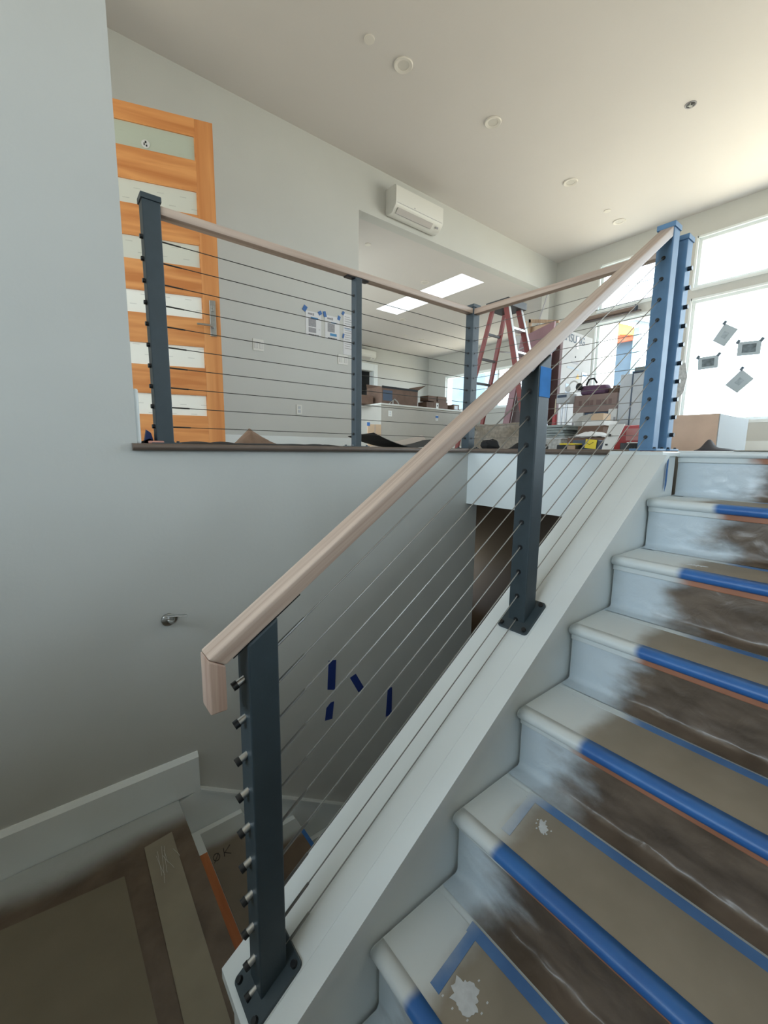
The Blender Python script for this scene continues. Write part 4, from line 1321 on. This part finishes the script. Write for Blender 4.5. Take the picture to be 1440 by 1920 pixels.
# red caulk gun / pole
rp_ = thing('red_bottle', 'slim red bottle with tall pale nozzle before the dark box', 'bottle', (4.2, 2.44, FZ))
obj('bottle_body', B().cyl((4.2, 2.445, FZ), (4.2, 2.445, .38), .028, .022, 14), M_redplastic, rp_, True)
obj('nozzle', B().cyl((4.2, 2.445, .38), (4.2, 2.445, .54), .007, .004, 8), mat('cream_plastic', (.62, .55, .40), .5), rp_, True)
# cart box group (x = 4.4)
cbx = thing('cardboard_box', 'large printed brown carton with dark opening stacked in the clutter', 'cardboard box', (4.5, 2.15, FZ))
obj('carton_top', B().box(4.40, 4.8, 1.92, 2.36, .40, .575, .004), mat('printed_carton', (.24, .17, .15), .7, var=.08), cbx)
for i_, w_ in enumerate((.03, .05, .028, .05, .04, .03)):
    obj('printed_area', B().box(4.3975, 4.3995, 2.30 - i_ * .06 - w_, 2.30 - i_ * .06, .47, .52), mat('faded_print', (.16, .10, .09), .7), cbx)
obj('foam_side', B().box(4.39, 4.8, 2.24, 2.355, FZ, .40, .004), M_white2, cbx)
obj('foam_side', B().box(4.39, 4.8, 1.91, 1.99, FZ, .42, .004), M_white2, cbx)
obj('dark_core', B().box(4.42, 4.78, 1.99, 2.24, FZ, .42, .003), M_navy, cbx)
obj('foam_notch', B().box(4.387, 4.392, 2.335, 2.352, .25, .30).box(4.387, 4.392, 2.335, 2.352, .17, .21).box(4.387, 4.392, 1.915, 1.935, .30, .34).box(4.387, 4.392, 1.915, 1.935, .2, .25), M_greyprint, cbx)
bg_ = thing('tool_bag', 'maroon fabric tool bag lying on the printed carton', 'bag', (4.5, 2.2, .577))
bb_ = B().box(4.42, 4.58, 2.06, 2.31, .577, .675, .03, None, 3)
for v in bb_.m.verts:
    v.co += Vector((0, noise.noise(v.co * 9), noise.noise(v.co * 7))) * .02
    v.co.z = max(v.co.z, .578)
obj('bag_body', bb_, M_maroon, bg_, True)
obj('bag_handle', B().tube([(4.45, 2.26, .68), (4.44, 2.23, .735), (4.44, 2.18, .74), (4.45, 2.15, .69)], .010, 8), M_black, bg_, True)
hp = thing('ear_defenders', 'black and white ear defenders perched beside the maroon bag', 'ear defenders', (4.42, 2.35, .62))
obj('headband', B().tube([Vector((4.40, 2.37 + .055 * math.cos(a), .66 + .07 * math.sin(a))) for a in [math.pi * q_ / 12 for q_ in range(13)]], .008, 8), M_white2, hp, True)
obj('ear_cup', B().sphere((4.40, 2.31, .665), .036, (.6, 1, 1.1)), M_black, hp, True)
obj('ear_cup', B().sphere((4.40, 2.43, .655), .030, (.6, 1, 1.1)), M_white2, hp, True)
ch = thing('battery_charger', 'pale grey tool battery charger on a slim stand left of the carton', 'charger', (4.35, 2.42, FZ))
obj('charger_body', B().box(4.30, 4.45, 2.35, 2.50, .50, .60, .012), M_greyw, ch, True)
obj('charger_slot', B().box(4.296, 4.302, 2.385, 2.485, .56, .585), M_navy, ch)
obj('stand_leg', B().cyl((4.36, 2.46, FZ), (4.36, 2.46, .50), .011, None, 10), M_alu, ch, True)
obj('stand_leg', B().cyl((4.36, 2.41, FZ), (4.36, 2.41, .50), .011, None, 10), M_alu, ch, True)
for (a, label) in (((4.5, 4.8, 2.02, 2.13, .577, .635), 'small brown box on the printed carton beside the bag'), ((4.5, 4.8, 1.90, 2.015, .577, .655), 'small brown box at the right end on the printed carton')):
    c1 = carton('cardboard_box', *a, label, m=M_card if False else M_carddark, group='small brown boxes on the printed carton')
    obj('flap_edge', B().box(a[0] - .001, a[0] + .001, (a[2] + a[3]) / 2 - .002, (a[2] + a[3]) / 2 + .002, a[4], a[5]), M_ink, c1)
for (a, label) in (((4.40, 4.46, 1.80, 1.905, FZ, .735), 'left tall white shelf board standing on end'), ((4.40, 4.46, 1.69, 1.795, FZ, .735), 'right tall white shelf board standing on end in black edging')):
    t_ = thing('shelf_board', label, 'board', (a[0], a[2], FZ), 'tall white boards standing on end')
    obj('board_face', B().box(*a, .004), M_greyw, t_)
    obj('board_edge', B().box(a[0] - .003, a[1], a[2] - .012, a[2] - .0005, FZ, a[5] + .01), M_navy, t_)
gt = thing('grey_bin', 'grey crate top resting over the tall white boards', 'crate', (4.5, 1.62, .74))
obj('crate_body', B().box(4.40, 4.7, 1.53, 1.79, .749, .79, .01), mat('grey_green_crate', (.22, .26, .25), .5), gt)
obj('crate_rim', B().box(4.39, 4.71, 1.52, 1.80, .738, .752, .003), M_navy, gt)
# middle row x = 3.9
oc_ = carton('cardboard_box', 3.95, 4.1, 1.83, 1.94, .285, .345, 'small orange cardboard box on the white box in the clutter', m=M_cardtan)
wb = carton('white_box', 3.93, 4.2, 1.81, 2.01, .235, .283, 'flat white box under the small orange box', m=M_white2, cat='box')
bb2 = carton('cardboard_box', 3.90, 4.2, 1.80, 2.03, FZ, .233, 'brown cardboard box holding up the flat white box', m=M_carddark, flaps=[('y-', .1, .02)])
cl = thing('white_cloth', 'crumpled white cloth lying over the low brown box', 'cloth', (3.5, 1.75, .10))
def clf(u, v):
    a, c_ = u * 2 - 1, v * 2 - 1
    h = .045 * (1 - a * a) * (1 - c_ * c_) + .012 * abs(noise.noise(Vector((u * 5, v * 5, 2))))
    return (3.55 + a * .12, 1.72 + c_ * .14, .117 + h)
obj('cloth_body', B().quadgrid(clf, 24, 24), M_paper, cl, True, .004)
lb = carton('cardboard_box', 3.45, 3.7, 1.56, 1.88, FZ, .112, 'low brown cardboard box under the white cloth', m=M_carddark)
yt2 = thing('yellow_card', 'yellow label card hanging on the low dark box', 'card', (2.9, 1.42, .02))
obj('card_face', B().box(2.88, 2.884, 1.365, 1.44, .022, .082, 0, Matrix.Rotation(.1, 3, 'X')), M_yellow, yt2)
obj('card_print', B().tube([(2.878, 1.43, .06), (2.878, 1.41, .048), (2.878, 1.385, .064)], .0015, 5), M_ink, yt2)
dk = carton('tool_case', 2.90, 3.1, 1.36, 1.54, FZ, .078, 'dark navy tool case with the yellow card on it', m=M_navy, cat='case')
by = thing('caulk_box', 'black box with yellow lid edge near the middle post', 'box', (2.8, 1.58, FZ))
obj('box_body', B().box(2.80, 2.95, 1.465, 1.60, FZ, .045, .004), M_black, by)
obj('box_lid', B().box(2.80, 2.95, 1.47, 1.58, .046, .056, .002), M_yellow, by)
obj('box_side', B().box(2.795, 2.80, 1.465, 1.52, .012, .042), M_card, by)
wl = thing('white_tile', 'white board with small logo leaning low beside the red toolbox', 'board', (2.75, 1.22, FZ))
obj('board_face', B().prism([(2.72, 1.255, FZ), (2.72, 1.195, FZ), (2.80, 1.165, .172), (2.80, 1.255, .172)], (.014, 0, 0)), M_white2, wl)
obj('logo_mark', B().box(2.742, 2.748, 1.215, 1.235, .095, .11, .002), M_ink, wl)
obj('logo_mark', B().box(2.729, 2.735, 1.225, 1.24, .04, .05, .002), M_ink, wl)
rt_ = thing('red_toolbox', 'red tool case with pale label at the foot of the stair head post', 'toolbox', (2.95, 1.2, FZ))
obj('case_body', B().box(2.95, 3.2, 1.115, 1.285, FZ, .172, .012), M_redplastic, rt_, True)
obj('case_panel', B().box(2.944, 2.951, 1.13, 1.21, .075, .15, .002), mat('pale_red_label', (.48, .22, .22), .5), rt_)
obj('case_band', B().box(2.942, 2.951, 1.115, 1.24, .012, .060, .002), M_black, rt_)
obj('case_stripe', B().box(2.941, 2.9435, 1.12, 1.20, .058, .064), M_white2, rt_)
# silver canister and bag between
bgp = thing('paper_bag', 'pale crumpled paper bag behind the clear bin', 'bag', (4.0, 2.15, FZ))
bb_ = B().sphere((4.25, 2.12, .255), .10, (.8, 1.2, 1.1), 20, 14)
for v in bb_.m.verts:
    v.co += Vector((noise.noise(v.co * 12), noise.noise(v.co * 11), noise.noise(v.co * 13))) * .03
obj('bag_body', bb_, mat('greyish_paper', (.40, .39, .36), .7, bump=.5), bgp)
tag(obj('low_pallet', B().box(4.15, 4.35, 2.0, 2.25, FZ, .13, .006), M_carddark), 'low dark carton carrying the pale paper bag', 'cardboard box')
tag(obj('extension_cord', B().tube([(3.0 + .02 * math.sin(i * 1.7), 1.62 - i * .035, FZ + .006 + .008 * (i % 3)) for i in range(16)], .006, 6), mat('blue_cord', (.03, .08, .25), .5)), 'blue cord lying along the floor edge before the clutter', 'cord')

# cardboard box on the right
cbr = thing('cardboard_box', 'big pale tan carton standing on the floor below the right window', 'cardboard box', (4.7, 1.3, FZ))
obj('carton_body', B().box(4.5, 5.44, 1.12, 1.62, FZ, .335, .004), mat('pinkish_cardboard', (.62, .46, .36), .7, var=.05), cbr)
obj('carton_side', B().box(4.505, 5.44, 1.114, 1.1195, FZ, .333), mat('grey_carton_side', (.34, .37, .39), .7), cbr)
stt = thing('torn_wrap', 'torn pale wrap hanging from a board beside the window papers', 'plastic wrap', (5.2, 1.65, FZ))
obj('wrapped_board', B().box(5.47, 5.55, 1.82, 1.93, FZ, .90, .004), M_greyw, stt)
obj('wrap_sheet', B().prism([(5.46, 1.84, .92), (5.46, 1.71, .96), (5.46, 1.68, .81), (5.46, 1.70, .65), (5.46, 1.75, .58), (5.46, 1.77, .78)], (.006, 0, 0)), M_clear, stt)
obj('wrap_tip', B().prism([(5.45, 1.93, .94), (5.45, 1.77, 1.01), (5.45, 1.74, .985), (5.45, 1.86, .93)], (.01, 0, 0)), M_greyprint, stt)
sh = thing('dark_rag', 'dark grey rag bunched at the head of the stairs', 'rag', (2.5, .62, FZ))
def shf(u, v):
    a, c_ = u * 2 - 1, v * 2 - 1
    h = .042 * math.exp(-((c_ - .45) / .28) ** 2) * (1 - a * a) + .012 * (1 - c_ * c_) * (1 - a * a)
    return (2.5 + a * .06, .615 + c_ * .075, FZ + .004 + max(0, h))
obj('rag_body', B().quadgrid(shf, 16, 30), mat('grey_rag', (.07, .065, .07), .8, bump=.4, bscale=50), sh, True, .003)

# ------------------------------------------------------------------ papers on the floor edge
def ragged(name, x0, x1, y_, z0, amp, m, label, cat, seed, peak=None, n=60):
    b = B()
    def fn(u, v):
        x_ = x0 + (x1 - x0) * u
        h = amp * (.35 + .65 * abs(noise.noise(Vector((x_ * 9, seed, 0))))) * min(1, u * 12, (1 - u) * 12)
        if peak:
            h += sum(p[1] * max(0, 1 - abs(x_ - p[0]) / p[2]) for p in peak)
        return (x_, y_ + .14 * v, z0 + h * math.sin(math.pi * min(1, v * 1.0 + .02)) + .001)
    b.quadgrid(fn, n, 8)
    tag(obj(name, b, m, solid=.0015), label, cat)


ragged('roofing_paper', .385, 1.19, 1.84, .012, .017, M_blackpaper, 'ragged black paper lying on the floor edge below the door wall railing', 'black paper', 3)
ragged('kraft_paper', .70, .93, 1.99, .010, .02, M_kraft, 'brown paper peak behind the black paper near the floor edge', 'brown paper', 6, [(.79, .075, .07), (.86, .03, .06)])
def curl(u, v):
    x_ = 1.40 + u * .60
    h = .10 * (abs(u - .5) * 2) ** 1.6 * (.75 if u < .5 else .62)
    return (x_, 1.86 + v * .25, .013 + h * (1 - .2 * v))
tag(obj('roofing_paper', B().quadgrid(curl, 40, 6), M_blackpaper, solid=.003), 'black paper curling up between the slim post and corner post', 'black paper')
def curl2(u, v):
    x_ = 1.62 + u * .46
    return (x_, 2.15 + v * .12, .014 + .085 * u ** 1.2 * math.sin(math.pi * (.15 + .7 * v)))
tag(obj('canvas_bag', B().quadgrid(curl2, 30, 10), mat('beige_cloth', (.42, .36, .31), .8, bump=.3), solid=.004), 'beige cloth heaped behind the curled black paper', 'cloth')
ragged('roofing_paper', 2.14, 2.20, 1.40, .010, .02, M_blackpaper, 'short black paper scrap on the floor right of the corner post', 'black paper', 9, [(2.17, .03, .03)], 20)
t_ = thing('trash_scrap', 'dark blue and pink scrap beside the base of the leftmost post', 'scrap', (.29, 1.78, .012))
obj('blue_scrap', B().prism([(.292, 1.80, .012), (.325, 1.80, .012), (.316, 1.80, .05), (.302, 1.80, .06)], (0, .02, .004)), M_tapedark, t_)
obj('pink_scrap', B().box(.295, .345, 1.73, 1.75, .012, .021, .003), mat('pink_wrapper', (.60, .28, .22), .5), t_)
obj('black_scrap', B().prism([(.270, 1.80, .012), (.335, 1.80, .012), (.31, 1.80, .03)], (0, .02, 0)), M_blackpaper, t_)
for i, (x_, y_, h_, label) in enumerate([(2.14, 1.66, .045, 'black crumpled scrap just right of the corner post'), (2.14, 1.30, .02, 'flat dark scrap on the floor below the cables near the middle post')]):
    b = B().sphere((x_, y_, .012 + h_ * .45), h_, (1, 1.3, .7), 12, 8)
    for v in b.m.verts:
        v.co += Vector((noise.noise(v.co * 30), noise.noise(v.co * 31), noise.noise(v.co * 32))) * h_ * .5
        v.co.z = max(v.co.z, .0115)
    tag(obj('trash_scrap', b, M_blackpaper), label, 'scrap')

for o in bpy.data.objects:
    if '_at' in o:
        del o['_at']
